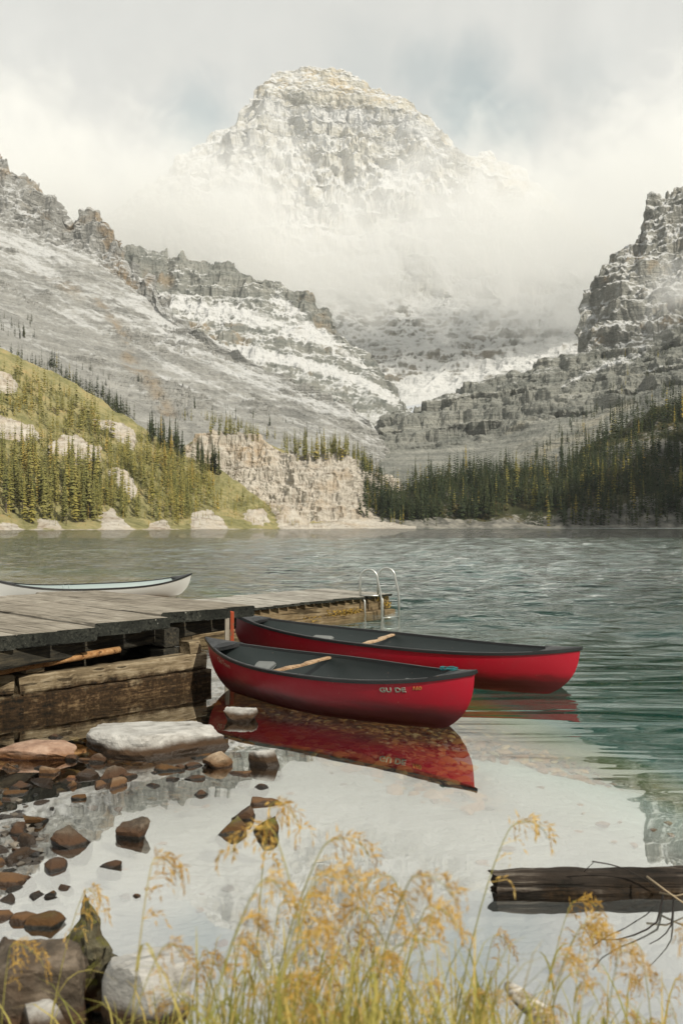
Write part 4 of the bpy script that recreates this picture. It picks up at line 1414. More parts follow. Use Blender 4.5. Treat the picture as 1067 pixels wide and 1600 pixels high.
def rail(off):
    """one hoop: foot on the deck, over the top, down into the water"""
    pts = []
    o = Vector(off)
    inn = Vector((-0.36, 0.10, 0))
    pts += [o + inn, o + inn + Vector((0, 0, 0.28))]
    for k_ in range(0, 11):
        a_ = math.pi * (1 - k_ / 10)
        pts.append(o + inn * (0.5 - 0.5 * math.cos(a_)) * 1.0 + Vector((0, 0, 0.36 + 0.20 * math.sin(a_))) + Vector((0.0, 0, 0)))
    pts += [o + Vector((0.06, -0.01, 0.10)), o + Vector((0.08, -0.012, -0.12)), o + Vector((0.08, -0.012, -0.85))]
    return pts


r0, r1 = Vector((0.06, -0.12, 0)), Vector((0.44, 0.08, 0.02))
for off in (r0, r1):
    put('handrail', tube_mesh('handrail', rail(off), 0.021, 8), M_STEEL, lad)
    put('lower_bar', tube_mesh('lower_bar', [off + Vector((-0.30, -0.03, -0.05)), off + Vector((-0.27, -0.05, -0.1)), off + Vector((-0.26, -0.05, -0.75))], 0.02, 8), M_STEEL, lad)
for z in (-0.46, -0.7):
    put('rung', tube_mesh('rung', [r0 + Vector((0.08, -0.01, z)), r1 + Vector((0.08, -0.01, z))], 0.018, 8), M_STEEL, lad)
put('rail_foot', tube_mesh('rail_foot', [r0 + Vector((-0.36, 0.1, 0.01)), r0 + Vector((0.02, -0.0, 0.01))], 0.018, 8), M_STEEL, lad)

# ================================================================== CANOES
def plastic(name, col, rough, spec=0.5, scuff=0.15, coat=0.0, hull_shade=None):
    t = NT(name)
    p = t.objc()
    n = t.noise(p, 5, 6, 0.65)
    c = t.mix(t.ma('MULTIPLY', t.rng(n, 0.5, 0.75), scuff), col, tuple(min(1, x * 0.6 + 0.03) for x in col))
    scr = t.rng(t.noise(t.stretch(p, 3, 60, 90), 1.0, 3, 0.6), 0.66, 0.72)
    c = t.mix(t.ma('MULTIPLY', scr, scuff * 0.8), c, tuple(min(1, x * 0.8 + 0.10) for x in col))
    spk = t.rng(t.noise(p, 38, 2, 0.5), 0.74, 0.78)
    c = t.mix(t.ma('MULTIPLY', spk, 0.5), c, (0.5, 0.3, 0.2))
    if hull_shade:
        # shade on the lower hull, painted in as a ragged dark band
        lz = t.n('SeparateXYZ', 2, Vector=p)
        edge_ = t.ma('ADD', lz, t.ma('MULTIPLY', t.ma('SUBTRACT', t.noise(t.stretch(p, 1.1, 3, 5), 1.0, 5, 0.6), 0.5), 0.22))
        c = t.mix(t.ma('MULTIPLY', t.rng(edge_, hull_shade + 0.05, hull_shade - 0.10), 0.82), c, (0.018, 0.010, 0.009))
    return t.bsdf(c, t.rng(n, 0.3, 0.7, rough - 0.06, rough + 0.1), t.bump(t.noise(p, 2.2, 3, 0.5), 0.35, 0.02), spec, Coat_Weight=coat, Coat_Roughness=0.25)


M_RED = plastic('red_canoe_plastic', (0.40, 0.003, 0.020), 0.40, 0.4, 0.3, coat=0.35, hull_shade=0.27)
M_INT = plastic('dark_canoe_lining', (0.028, 0.037, 0.037), 0.34, 0.5, 0.3)
M_BLK = plastic('black_vinyl_gunwale', (0.016, 0.017, 0.018), 0.42, 0.5, 0.2)
M_SEAT = plastic('grey_seat_plastic', (0.17, 0.18, 0.175), 0.40, 0.5, 0.2)
M_WHT = plastic('pale_grey_hull', (0.52, 0.53, 0.51), 0.45, 0.4)
M_PALE = plastic('pale_blue_grey_lining', (0.30, 0.36, 0.36), 0.5, 0.4)
M_ASH = wood('oiled_ash_thwart', (0.22, 0.13, 0.07), (0.40, 0.27, 0.16), (0.55, 0.42, 0.29), 0.5, 2.0)
t = NT('lettering_pale')
M_LET = t.bsdf((0.34, 0.37, 0.31), 0.6)
t = NT('lettering_orange')
M_LETO = t.bsdf((0.48, 0.20, 0.06), 0.6)
t = NT('lettering_cream')
M_LETC = t.bsdf((0.62, 0.42, 0.32), 0.6)
t = NT('lettering_black')
M_LETK = t.bsdf((0.012, 0.014, 0.012), 0.6)


class Hull:
    def __init__(s, L, beam, mid, end):
        s.L, s.B, s.mid, s.end = L, beam / 2, mid, end

    def beam(s, u):
        return s.B * max(0.0, 1 - abs(u) ** 2.15) ** 0.95

    def sheer(s, u):
        return s.mid + (s.end - s.mid) * abs(u) ** 3.0

    def keel(s, u):
        return 0.045 * abs(u) ** 5

    def ex(s, u):
        e = abs(u) ** 1.6
        return 0.50 + 0.36 * e, 1.60 - 0.45 * e

    def half(s, v):
        return s.L / 2 - 0.33 * (1 - v) ** 2.6 - 0.045 * (1 - v)

    def point(s, u, v, side, inset=0.0):
        v = min(v, 1.0)
        a, b = s.ex(u)
        y = s.beam(u) * v ** a * (1 - 0.07 * v ** 5 * (1 - abs(u) ** 4))
        z0 = s.keel(u)
        z = z0 + (s.sheer(u) - z0) * v ** b
        return Vector((u * s.half(v), side * max(0.0, y - inset), z + inset * (1 - v)))

    def width_at(s, x, z):
        """half breadth of the hull at this station and height"""
        v = 0.8
        u = x / s.half(v)
        for _ in range(30):
            u = max(-0.999, min(0.999, x / s.half(v)))
            a, b = s.ex(u)
            z0 = s.keel(u)
            v = max(0.0, min(1.0, (z - z0) / (s.sheer(u) - z0))) ** (1 / b)
        return s.beam(u) * v ** s.ex(u)[0] * (1 - 0.07 * v ** 5 * (1 - abs(u) ** 4))


def text_mesh(body, size, shear=0.0, outline=None, spacing=1.0):
    cu = bpy.data.curves.new('lettering', 'FONT')
    cu.body = body
    cu.size = size
    cu.shear = shear
    cu.space_character = spacing
    cu.resolution_u = 4
    if outline:
        cu.fill_mode = 'NONE'
        cu.bevel_depth = outline
        cu.bevel_resolution = 0
    o = bpy.data.objects.new('lettering', cu)
    COL.objects.link(o)
    dg = bpy.context.evaluated_depsgraph_get()
    me = bpy.data.meshes.new_from_object(o.evaluated_get(dg))
    bpy.data.objects.remove(o)
    return me


def canoe(label, stern, bow, L_end, beam, mid, mats, roll=0.0, thwarts=(), seats=(), name='canoe', group=None):
    """hull red outside and lined inside, vinyl gunwales, end plates, thwarts and moulded seats; stern and bow are the tips"""
    hullm, inm, gunm = mats
    stern, bow = Vector(stern), Vector(bow)
    H = Hull((bow - stern).length, beam, mid, L_end)
    x = (bow - stern).normalized()
    y = Vector((0, 0, 1)).cross(x).normalized()
    z = x.cross(y)
    M = Matrix((x, y, z)).transposed().to_4x4() @ Matrix.Rotation(roll, 4, 'X')
    M.translation = (stern + bow) / 2 - M.to_3x3() @ Vector((0, 0, L_end))
    root = thing(name, label, 'canoe', group=group)
    root.matrix_basis = M
    nu, nv = 64, 14
    us = [math.sin(math.pi / 2 * (-1 + 2 * i / nu)) * 0.35 + (-1 + 2 * i / nu) * 0.65 for i in range(nu + 1)]
    for inner in (0, 1):
        V, Fc = [], []
        for u in us:
            for k in range(-nv, nv + 1):
                v = abs(k) / nv
                v = v ** 1.25
                p = H.point(u, v, 1 if k >= 0 else -1, 0.010 if inner else 0)
                if inner:
                    w = M @ p
                    if w.z < 0.045:                         # the lining lies above the water outside
                        p.z += 0.045 - w.z
                        lim = max(0.0, H.width_at(p.x, p.z) - 0.012)
                        p.y = max(-lim, min(lim, p.y))
                V.append(p)
        w_ = 2 * nv + 1
        for i in range(nu):
            for k in range(2 * nv):
                f = (i * w_ + k, i * w_ + k + 1, (i + 1) * w_ + k + 1, (i + 1) * w_ + k)
                Fc.append(f[::-1] if not inner else f)
        put('lining' if inner else 'hull', mesh_from('lining' if inner else 'hull', V, Fc, True), inm if inner else hullm, root)
    # gunwales
    for side in (-1, 1):
        pts = [H.point(u, 1, side) + Vector((0, 0, 0.004)) for u in us]
        V, Fc = [], []
        prof = [(-0.016, -0.012), (0.014, -0.026), (0.017, 0.004), (0.010, 0.012), (-0.012, 0.012)]
        for p in pts:
            for (a, b) in prof:
                V.append(p + Vector((0, side * a, b)))
        n = len(prof)
        for i in range(len(pts) - 1):
            for j in range(n):
                k = (j + 1) % n
                Fc.append((i * n + j, i * n + k, (i + 1) * n + k, (i + 1) * n + j))
        Fc += [tuple(range(n)), tuple((len(pts) - 1) * n + j for j in range(n))]
        me = mesh_from('gunwale', V, [f if side > 0 else f[::-1] for f in Fc], False)
        put('gunwale', me, gunm, root)
    # end plates
    for e in (-1, 1):
        V, Fc = [], []
        uu = [e * (0.80 + 0.197 * i / 8) for i in range(9)]
        for i, u in enumerate(uu):
            bq = H.beam(u) + 0.012
            for k in range(5):
                s_ = -1 + k / 2
                dip = 0.035 * (1 - i / 8) * (1 - s_ * s_) if i < 2 else 0
                V.append(Vector((u * H.L / 2 + e * (0.03 * (i / 8) ** 3 - (0.10 * (1 - s_ * s_) * 0 if i else -0.06 * (1 - s_ * s_))), s_ * bq, H.sheer(u) + 0.022 + 0.012 * (1 - s_ * s_) - dip)))
        for i in range(8):
            for k in range(4):
                Fc.append((i * 5 + k, i * 5 + k + 1, (i + 1) * 5 + k + 1, (i + 1) * 5 + k))
        # skirt
        nb = len(V)
        ring = [i * 5 for i in range(9)] + [8 * 5 + k for k in range(1, 5)] + [i * 5 + 4 for i in range(7, -1, -1)] + [3, 2, 1]
        for r_ in ring:
            V.append(V[r_] - Vector((0, 0, 0.032)))
        for i in range(len(ring)):
            j = (i + 1) % len(ring)
            Fc.append((ring[i], nb + i, nb + j, ring[j]))
        me = mesh_from('deck_plate', V, Fc, False)
        put('deck_plate', me, gunm, root)
    for u in thwarts:
        bq = H.beam(u) * 0.93
        pts, n = [], 16
        V, Fc = [], []
        for i in range(n + 1):
            s_ = -1 + 2 * i / n
            wd = 0.030 + 0.020 * math.exp(-((abs(s_) - 0.32) / 0.16) ** 2) - 0.008 * math.exp(-(s_ / 0.15) ** 2)
            dx = 0.035 * math.exp(-(s_ / 0.2) ** 2)
            for (a, b) in ((-1, -0.012), (1, -0.012), (1.0, 0.006), (0.7, 0.012), (-0.7, 0.012), (-1.0, 0.006)):
                V.append(Vector((u * H.L / 2 + a * wd + dx, s_ * bq * 0.985, H.sheer(u) - 0.022 + b)))
        for i in range(n):
            for j in range(6):
                k = (j + 1) % 6
                Fc.append((i * 6 + j, i * 6 + k, (i + 1) * 6 + k, (i + 1) * 6 + j))
        Fc += [tuple(range(6)), tuple(n * 6 + j for j in range(6))]
        me = mesh_from('thwart', V, Fc, False)
        bm = bmesh.new()
        bm.from_mesh(me)
        bmesh.ops.recalc_face_normals(bm, faces=bm.faces)
        bm.to_mesh(me)
        bm.free()
        put('thwart', me, M_ASH, root)
    for (u, ln) in seats:
        zs = 0.32 if mid > 0.4 else 0.24
        V, Fc = [], []
        nx, ny = 8, 12
        for lay_ in (0, 1):
            for i in range(nx + 1):
                a = -1 + 2 * i / nx
                xx = u * H.L / 2 + a * ln / 2
                bq = H.width_at(xx, zs + 0.02) - 0.012
                for k in range(ny + 1):
                    s_ = -1 + 2 * k / ny
                    sag = 0.035 * (1 - abs(s_) ** 4) * (1 - 0.3 * a * a)
                    lip = 0.03 * max(0, abs(s_) - 0.72) / 0.28
                    V.append(Vector((xx, s_ * bq, zs + 0.035 - sag + lip - (0.018 if lay_ else 0) - 0.02 * (abs(a) > 0.99))))
        N_ = (nx + 1) * (ny + 1)
        for i in range(nx):
            for k in range(ny):
                q = (i * (ny + 1) + k, (i + 1) * (ny + 1) + k, (i + 1) * (ny + 1) + k + 1, i * (ny + 1) + k + 1)
                Fc.append(q)
                Fc.append(tuple(N_ + j for j in q[::-1]))
        rim = [i * (ny + 1) for i in range(nx + 1)] + [nx * (ny + 1) + k for k in range(1, ny + 1)] + [i * (ny + 1) + ny for i in range(nx - 1, -1, -1)] + [k for k in range(ny - 1, 0, -1)]
        for i in range(len(rim)):
            j = (i + 1) % len(rim)
            Fc.append((rim[i], rim[j], N_ + rim[j], N_ + rim[i]))
        so = put('seat', mesh_from('seat', V, Fc, True), M_SEAT, root)
        # moulded legs that carry the seat to the floor
        for sd in (-1, 1):
            V = []
            xx0, xx1 = u * H.L / 2 - ln / 2, u * H.L / 2 + ln / 2
            for xx in (xx0, xx1):
                bq = H.width_at(xx, zs) * 0.62
                for (yy, zz) in ((bq, zs + 0.004), (bq + 0.03, zs + 0.004), (bq + 0.05, 0.14), (bq - 0.02, 0.14)):
                    yy = min(yy, H.width_at(xx, zz) - 0.03)
                    V.append(Vector((xx + (0.02 if xx == xx0 else -0.02), sd * yy, zz)))
            Fc = [(0, 1, 2, 3), (7, 6, 5, 4), (0, 4, 5, 1), (1, 5, 6, 2), (2, 6, 7, 3), (3, 7, 4, 0)]
            put('seat_leg', mesh_from('seat_leg', V, Fc if sd > 0 else [f[::-1] for f in Fc]), M_SEAT, so)
    return root, H, M


def letter(root, H, body, size, x0, zb, mat, side=-1, shear=0.0, outline=None, lift=0.003, spacing=1.0, slope=0.0, squash=1.0, name='lettering'):
    me = text_mesh(body, size, shear, outline, spacing)
    for v in me.vertices:
        x = x0 + v.co.x
        z = zb + v.co.y * squash + slope * v.co.x
        v.co = Vector((x, side * (H.width_at(x, z) + lift + max(0, v.co.z)), z))
    me.update()
    return put(name, me, mat, root)


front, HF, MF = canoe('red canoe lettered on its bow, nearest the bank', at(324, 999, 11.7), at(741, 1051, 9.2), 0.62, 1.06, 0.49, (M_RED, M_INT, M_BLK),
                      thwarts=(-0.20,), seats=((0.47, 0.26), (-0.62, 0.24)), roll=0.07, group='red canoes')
letter(front, HF, 'GU DE', 0.082, 1.02, 0.405, M_LET, outline=0.0031, spacing=1.08, squash=0.8, slope=0.05)
letter(front, HF, 'GU DE', 0.082, 1.02, 0.405, M_LETK, lift=0.0012, spacing=1.08, squash=0.8, slope=0.05)
letter(front, HF, '160', 0.058, 1.335, 0.443, M_LETO, shear=0.2, outline=0.003, spacing=1.0, squash=0.8, slope=0.05)
letter(front, HF, 'Old Town', 0.095, -1.50, 0.43, M_LETC, shear=0.35, spacing=0.85, slope=-0.10)
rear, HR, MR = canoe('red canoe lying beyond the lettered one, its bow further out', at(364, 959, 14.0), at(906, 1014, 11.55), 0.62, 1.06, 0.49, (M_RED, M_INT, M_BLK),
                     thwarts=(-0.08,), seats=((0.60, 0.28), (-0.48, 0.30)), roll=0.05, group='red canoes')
bowp = on(299, 930)
tip = Vector((bowp.x, bowp.y, 0.58))
pale, HP, MP = canoe('pale grey canoe floating behind the dock', tip + Vector((-0.80, -0.60, 0)).normalized() * 5.3, tip, 0.62, 0.92, 0.38, (M_WHT, M_PALE, M_BLK),
                     roll=0.10, thwarts=(), seats=((-0.42, 0.3),))
# ribs moulded into the pale lining
for u in (-0.30, -0.24):
    pts = [HP.point(u, (abs(k) / 8) ** 0.9 + 1e-4, 1 if k >= 0 else -1, 0.014) + Vector((0, 0, 0.004)) for k in range(-8, 9)]
    put('rib', tube_mesh('rib', pts, 0.012, 6), M_PALE, pale)

# coil of teal line on the bow plate of the lettered canoe
t = NT('teal_line')
M_ROPE = t.bsdf((0.02, 0.13, 0.14), 0.8)
rc = MF @ Vector((HF.L / 2 * 0.84, 0.02, HF.sheer(0.84) + 0.045))
pts = []
for i in range(60):
    a = i / 59 * 6.283 * 2.6
    rr = 0.055 + 0.012 * math.sin(i * 0.7)
    pts.append(Vector((rr * math.cos(a) * 1.3, rr * math.sin(a), 0.004 * math.sin(i * 1.3) + i * 0.0004)))
rope = thing('rope', 'small coil of teal line on the bow of the lettered canoe', 'rope', tuple(rc))
put('coil', tube_mesh('coil', pts, 0.0055, 6), M_ROPE, rope)

# ================================================================== ROCKS AND STONES
def rock_mat(name, dark, mid, light, wet, line=0.05, stain=(0.16, 0.07, 0.028), moss=None):
    """dry stone above, a rusty stained belt and wet dark stone at the waterline"""
    t = NT(name)
    p = t.pos()
    n = t.noise(p, 7, 8, 0.66)
    n2 = t.noise(t.stretch(p, 4, 4, 22, (0.3, 0.2, 0)), 1.0, 6, 0.65)
    col = t.ramp(t.ma('ADD', t.ma('MULTIPLY', n, 0.6), t.ma('MULTIPLY', n2, 0.4)), [(0.34, dark), (0.5, mid), (0.66, light)])
    nz = t.n('SeparateXYZ', 2, Vector=t.n('NewGeometry', 'Normal'))
    lich = t.rng(t.noise(p, 3.0, 5, 0.6), 0.5, 0.7)
    col = t.mix(t.ma('MULTIPLY', lich, 0.28), col, stain)
    if moss is not None:
        col = t.mix(t.rng(t.ma('ADD', t.noise(p, 5, 6, 0.65), t.ma('MULTIPLY', nz, 0.12)), 0.56, 0.66), col, moss)
    z = t.n('SeparateXYZ', 2, Vector=p)
    wz = t.ma('ADD', z, t.ma('MULTIPLY', t.ma('SUBTRACT', n, 0.5), 0.06))
    col = t.mix(t.rng(wz, line + 0.07, line), col, t.mix(n, stain, tuple(x * 0.45 for x in stain)))
    w = t.rng(wz, line * 0.75, line * 0.3)
    col = t.mix(w, col, wet)
    rough = t.rng(w, 0, 1, 0.85, 0.3)
    h = t.ma('ADD', t.noise(p, 14, 8, 0.7), t.ma('MULTIPLY', n2, 0.5))
    return t.bsdf(col, rough, t.bump(h, 0.9, 0.02), 0.3)


M_RGREY = rock_mat('pale_limestone_rock', (0.20, 0.19, 0.17), (0.42, 0.41, 0.385), (0.56, 0.55, 0.52), (0.025, 0.015, 0.008), 0.062, (0.075, 0.043, 0.022))
M_RTAN = rock_mat('tan_rock', (0.13, 0.095, 0.06), (0.30, 0.225, 0.15), (0.44, 0.35, 0.25), (0.035, 0.018, 0.008), 0.025, (0.16, 0.085, 0.038))
M_RBRN = rock_mat('dark_brown_rock', (0.03, 0.024, 0.018), (0.09, 0.07, 0.05), (0.23, 0.185, 0.14), (0.014, 0.010, 0.006), 0.03, (0.095, 0.05, 0.026))
M_RPINK = rock_mat('reddish_sandstone', (0.16, 0.09, 0.06), (0.34, 0.22, 0.155), (0.46, 0.33, 0.25), (0.06, 0.025, 0.012), 0.02, (0.22, 0.10, 0.04))
M_RMOSS = rock_mat('mossy_dark_rock', (0.02, 0.018, 0.012), (0.06, 0.055, 0.035), (0.17, 0.15, 0.09), (0.010, 0.009, 0.006), 0.03, (0.12, 0.06, 0.02), (0.10, 0.095, 0.02))


def rock_mesh(name, seed, dims, cuts=9, sub=3, flat=None, rough=0.10, tilt=0.0):
    """an angular stone: a ball clipped by random planes, then roughened"""
    rg = np.random.default_rng(seed)
    bm = bmesh.new()
    bmesh.ops.create_icosphere(bm, subdivisions=sub, radius=1.0)
    V = np.array([v.co[:] for v in bm.verts], np.float64)
    for i in range(cuts):
        n = rg.normal(size=3)
        n[2] *= 0.8
        n /= np.linalg.norm(n)
        d = rg.uniform(0.40, 0.80)
        s = V @ n - d
        V = V - np.where(s > 0, s, 0)[:, None] * n
    if flat is not None:
        n = np.array([math.sin(tilt), 0.12, math.cos(tilt)])
        n /= np.linalg.norm(n)
        s = V @ n - flat
        V = V - np.where(s > 0, s, 0)[:, None] * n * 0.97
    lo_, hi_ = V.min(0), V.max(0)
    V = (V - lo_) / (hi_ - lo_) * 2 - 1
    ns = fbm(V.astype(np.float32) * 1.7 + seed * 3.1, 5, 0.55)
    V = V * (1 + rough * ns)[:, None]
    V *= np.array(dims) / 2
    for v, c in zip(bm.verts, V):
        v.co = c
    bmesh.ops.recalc_face_normals(bm, faces=bm.faces)
    me = bpy.data.meshes.new(name)
    bm.to_mesh(me)
    bm.free()
    return me


def rock(px, py, w, dpt, h, mat, label, seed, rot=0.0, name='rock', cat='rock', mirrored=True, group=None, **kw):
    """a stone whose near waterline is seen at this column and row; w across, dpt deep, h above the water"""
    if mirrored:                                   # the lower part of what one sees is its mirror image
        py -= 0.42 * h * F / on(px, py).y
        h *= 0.66
    p = on(px, py)
    p = p + Vector((0, dpt * 0.45, 0))
    tot = h + min(0.16, 0.55 * w)
    o = put(name, rock_mesh(name, seed, (w, dpt, tot), **kw), mat, label=label, category=cat, group=group)
    o.location = (p.x, p.y, h - tot / 2)
    o.rotation_euler = (0, 0, rot)
    return o


rock(232, 1186, 1.24, 1.0, 0.19, M_RGREY, 'large flat pale slab of rock in the shallows before the crib', 3, 0.05, cuts=9, sub=5, flat=0.30, rough=0.10, mirrored=False)
rock(48, 1190, 0.62, 0.42, 0.12, M_RPINK, 'low reddish rock in the shallows left of the pale slab', 5, 0.2, cuts=8, sub=4, rough=0.12, mirrored=False)
rock(376, 1141, 0.34, 0.30, 0.165, M_RGREY, 'white-topped boulder at the right end of the pale slab', 8, 0.5, cuts=14, sub=4, rough=0.13)
rock(342, 1214, 0.27, 0.24, 0.165, M_RTAN, 'pointed tan boulder between the slab and the grey-topped stone', 12, 0.8, cuts=14, sub=4, rough=0.13)
rock(412, 1213, 0.27, 0.25, 0.18, M_RGREY, 'square grey-topped stone with dark wet sides', 17, 0.2, cuts=8, flat=0.55)
rock(168, 1232, 0.27, 0.22, 0.125, M_RBRN, 'dark pyramid-shaped rock in front of the slab', 21, 0.4, cuts=14, sub=4, rough=0.14)
rock(258, 1214, 0.24, 0.16, 0.075, M_RMOSS, 'flat dark wedge of rock below the slab', 24, -0.3, cuts=14, sub=4, rough=0.14)
rock(151, 1201, 0.15, 0.13, 0.10, M_RBRN, 'small brown stone touching the slab near its corner', 26, 0.3)
rock(128, 1192, 0.16, 0.10, 0.03, M_RTAN, 'thin tan stone barely above the water beside the slab', 27, 0.0, flat=0.5)
rock(315, 1189, 0.20, 0.14, 0.04, M_RMOSS, 'low wet black stone under the right corner of the slab', 28, 0.1)
rock(312, 1248, 0.17, 0.14, 0.05, M_RBRN, 'low dark red stone in front of the tan boulder', 31, 0.6)
rock(372, 1216, 0.20, 0.15, 0.035, M_RTAN, 'half-sunk tan stone beside the square grey-topped one', 32, 0.2, flat=0.5)
rock(108, 1341, 0.26, 0.24, 0.145, M_RBRN, 'dark boulder with a sunny flank near the bank', 36, 2.4, cuts=14, sub=4, rough=0.14)
rock(203, 1331, 0.21, 0.19, 0.16, M_RBRN, 'chunky brown boulder standing alone in the pale water', 39, 0.2, cuts=14, sub=4, rough=0.14)
rock(168, 1364, 0.14, 0.08, 0.045, M_RBRN, 'small flat dark stone in the pale water', 41, 0.1)
rock(236, 1234, 0.14, 0.10, 0.03, M_RBRN, 'tiny dark stone in the reflection below the slab', 42, 0.1)
rock(357, 1320, 0.21, 0.17, 0.13, M_RMOSS, 'black-fronted boulder in the trio by the grass heads', 44, 0.3, cuts=14, sub=4, rough=0.14)
rock(411, 1325, 0.18, 0.17, 0.15, M_RMOSS, 'mossy dark boulder in the trio by the grass heads', 47, 1.2, cuts=14, sub=4, rough=0.14)
rock(378, 1293, 0.16, 0.14, 0.11, M_RBRN, 'brown stone at the back of the trio by the grass heads', 49, 0.1, cuts=14, sub=4, rough=0.14)
rock(416, 1264, 0.27, 0.17, 0.05, M_RTAN, 'long flat tan stone awash beyond the trio', 52, -0.2, cuts=8, flat=0.5)
rock(402, 1236, 0.15, 0.12, 0.035, M_RBRN, 'small brown stone behind the long flat one', 53, 0.3)
rock(62, 1466, 0.19, 0.15, 0.085, M_RMOSS, 'longish grey stone near the big brown boulder', 55, 0.7, cuts=14, sub=4, rough=0.14)
rock(52, 1290, 0.15, 0.10, 0.04, M_RBRN, 'small brown stone in the mirrored mountainside', 56, 0.2)
rock(100, 1393, 0.09, 0.07, 0.03, M_RTAN, 'tan pebble off the stony shore', 57)
rock(55, 1408, 0.09, 0.07, 0.03, M_RBRN, 'brown pebble off the stony shore', 58)
rock(76, 1406, 0.07, 0.06, 0.035, M_RMOSS, 'dark pebble beside the brown one', 59)
rock(212, 1404, 0.05, 0.04, 0.02, M_RTAN, 'orange pebble alone in the pale water', 60)
rock(33, 1452, 0.17, 0.12, 0.05, M_RTAN, 'flat tan stone by the grey longish one', 61, 0.4, flat=0.5)
rock(14, 1625, 0.46, 0.50, 0.30, M_RBRN, 'big rounded brown boulder at the foot of the bank', 63, 0.5, cuts=12, sub=5, rough=0.16, mirrored=False)
rock(215, 1628, 0.34, 0.38, 0.26, M_RGREY, 'split pale block of rock behind the grass blades', 66, 0.3, cuts=8, sub=4, flat=0.5, mirrored=False)
rock(72, 1640, 0.24, 0.2, 0.13, M_RGREY, 'white stone at the foot of the brown boulder', 68, 0.2, mirrored=False)

rock(88, 1160, 0.30, 0.2, 0.05, M_RBRN, 'small dark rock between the reddish one and the crib', 71, 0.2, cuts=14, sub=4)
rock(20, 1212, 0.26, 0.2, 0.07, M_RTAN, 'tan block at the edge of the gravel below the reddish rock', 72, 0.7, cuts=14, sub=4)
rock(58, 1232, 0.24, 0.17, 0.06, M_RGREY, 'pale grey wedge in the gravel below the reddish rock', 73, 0.2, cuts=14, sub=4)
rock(22, 1250, 0.20, 0.16, 0.05, M_RMOSS, 'black shiny stone at the lower edge of the gravel', 74, 0.9, cuts=14, sub=4)
rock(110, 1222, 0.16, 0.12, 0.03, M_RPINK, 'flat reddish stone awash near the dark pyramid-shaped one', 75, 0.4, cuts=14)
rock(300, 1205, 0.16, 0.12, 0.05, M_RBRN, 'rough dark stone leaning on the pointed tan boulder', 76, 0.4, cuts=14)
rock(40, 1345, 0.20, 0.15, 0.05, M_RBRN, 'dark stone at the water edge above the pebbles', 77, 0.1, cuts=14)
rock(12, 1395, 0.22, 0.17, 0.08, M_RTAN, 'tan rock among the shore pebbles', 78, 0.1, cuts=14, sub=4)

pk = random.Random(8)
spots, tries = [], 0
while len(spots) < 36 and tries < 3000:
    tries += 1
    px, py = (pk.uniform(-15, 320), pk.uniform(1185, 1262)) if len(spots) < 22 else (pk.triangular(-20, 95, -10), pk.uniform(1255, 1455))
    if px > 200 and py > 1225 or (100 < px < 345 and py < 1192):
        continue
    if all((px - a) ** 2 + (2.2 * (py - b)) ** 2 > 26 ** 2 for a, b in spots):
        spots.append((px, py))
for i, (px, py) in enumerate(spots):
    w = pk.uniform(0.08, 0.21)
    rock(px, py, w, w * pk.uniform(0.6, 0.9), w * pk.uniform(0.16, 0.5), pk.choice((M_RBRN, M_RMOSS, M_RTAN, M_RBRN, M_RGREY)),
         'wet stone packed in the shallows below the crib' if i < 22 else 'wet stone in the band along the water edge above the big boulder', 400 + i, pk.uniform(0, 6),
         name='shore_stone', cat='stone', group='shore stones below the crib' if i < 22 else 'shore stones above the big boulder', cuts=12, sub=3, rough=0.12)

# rotten stump, a spiked ridge of wet wood
sp = on(122, 1600)
V, Fc = [], []
nseg, sides = 14, 9
srg = random.Random(4)
spine = [(-0.03, 0.34, -0.1, 0.10), (-0.045, 0.33, 0.12, 0.085), (-0.05, 0.32, 0.24, 0.055), (-0.05, 0.32, 0.36, 0.008)]
for i, (x, y, z, r) in enumerate(spine):
    for j in range(sides):
        a = 2 * math.pi * j / sides
        k = 1 + srg.uniform(-0.3, 0.3)
        V.append((x + math.cos(a) * r * k, y + math.sin(a) * r * k * 0.8, z + srg.uniform(-0.03, 0.03)))
for i in range(len(spine) - 1):
    for j in range(sides):
        Fc.append((i * sides + j, i * sides + (j + 1) % sides, (i + 1) * sides + (j + 1) % sides, (i + 1) * sides + j))
Fc.append(tuple((len(spine) - 1) * sides + j for j in range(sides)))
st = thing('stump', 'jagged mossy stump between the brown boulder and the pale block', 'stump', tuple(sp))


def rough_up(me, amp, scale, levels=2):
    bm = bmesh.new()
    bm.from_mesh(me)
    for _ in range(levels):
        bmesh.ops.subdivide_edges(bm, edges=bm.edges[:], cuts=1, use_grid_fill=True)
    bm.normal_update()
    P_ = np.array([v.co[:] for v in bm.verts])
    N_ = np.array([v.normal[:] for v in bm.verts])
    d = fbm(P_.astype(np.float32) * scale, 4, 0.6)
    P_ = P_ + N_ * (d * amp)[:, None]
    for v, c in zip(bm.verts, P_):
        v.co = c
    bm.to_mesh(me)
    bm.free()
    return me


put('spike', rough_up(mesh_from('spike', V, Fc), 0.05, 13), M_RMOSS, st)
V2 = [(v[0] + 0.09 + 0.35 * (v[2]) * 0.2, v[1] - 0.14, v[2] * 0.62) for v in V]
put('root_ridge', rough_up(mesh_from('root_ridge', V2, Fc), 0.05, 13), M_RMOSS, st)
V3 = [(v[0] + 0.16, v[1] - 0.22, v[2] * 0.40) for v in V]
put('root_ridge', rough_up(mesh_from('root_ridge', V3, Fc), 0.05, 13), M_RMOSS, st)

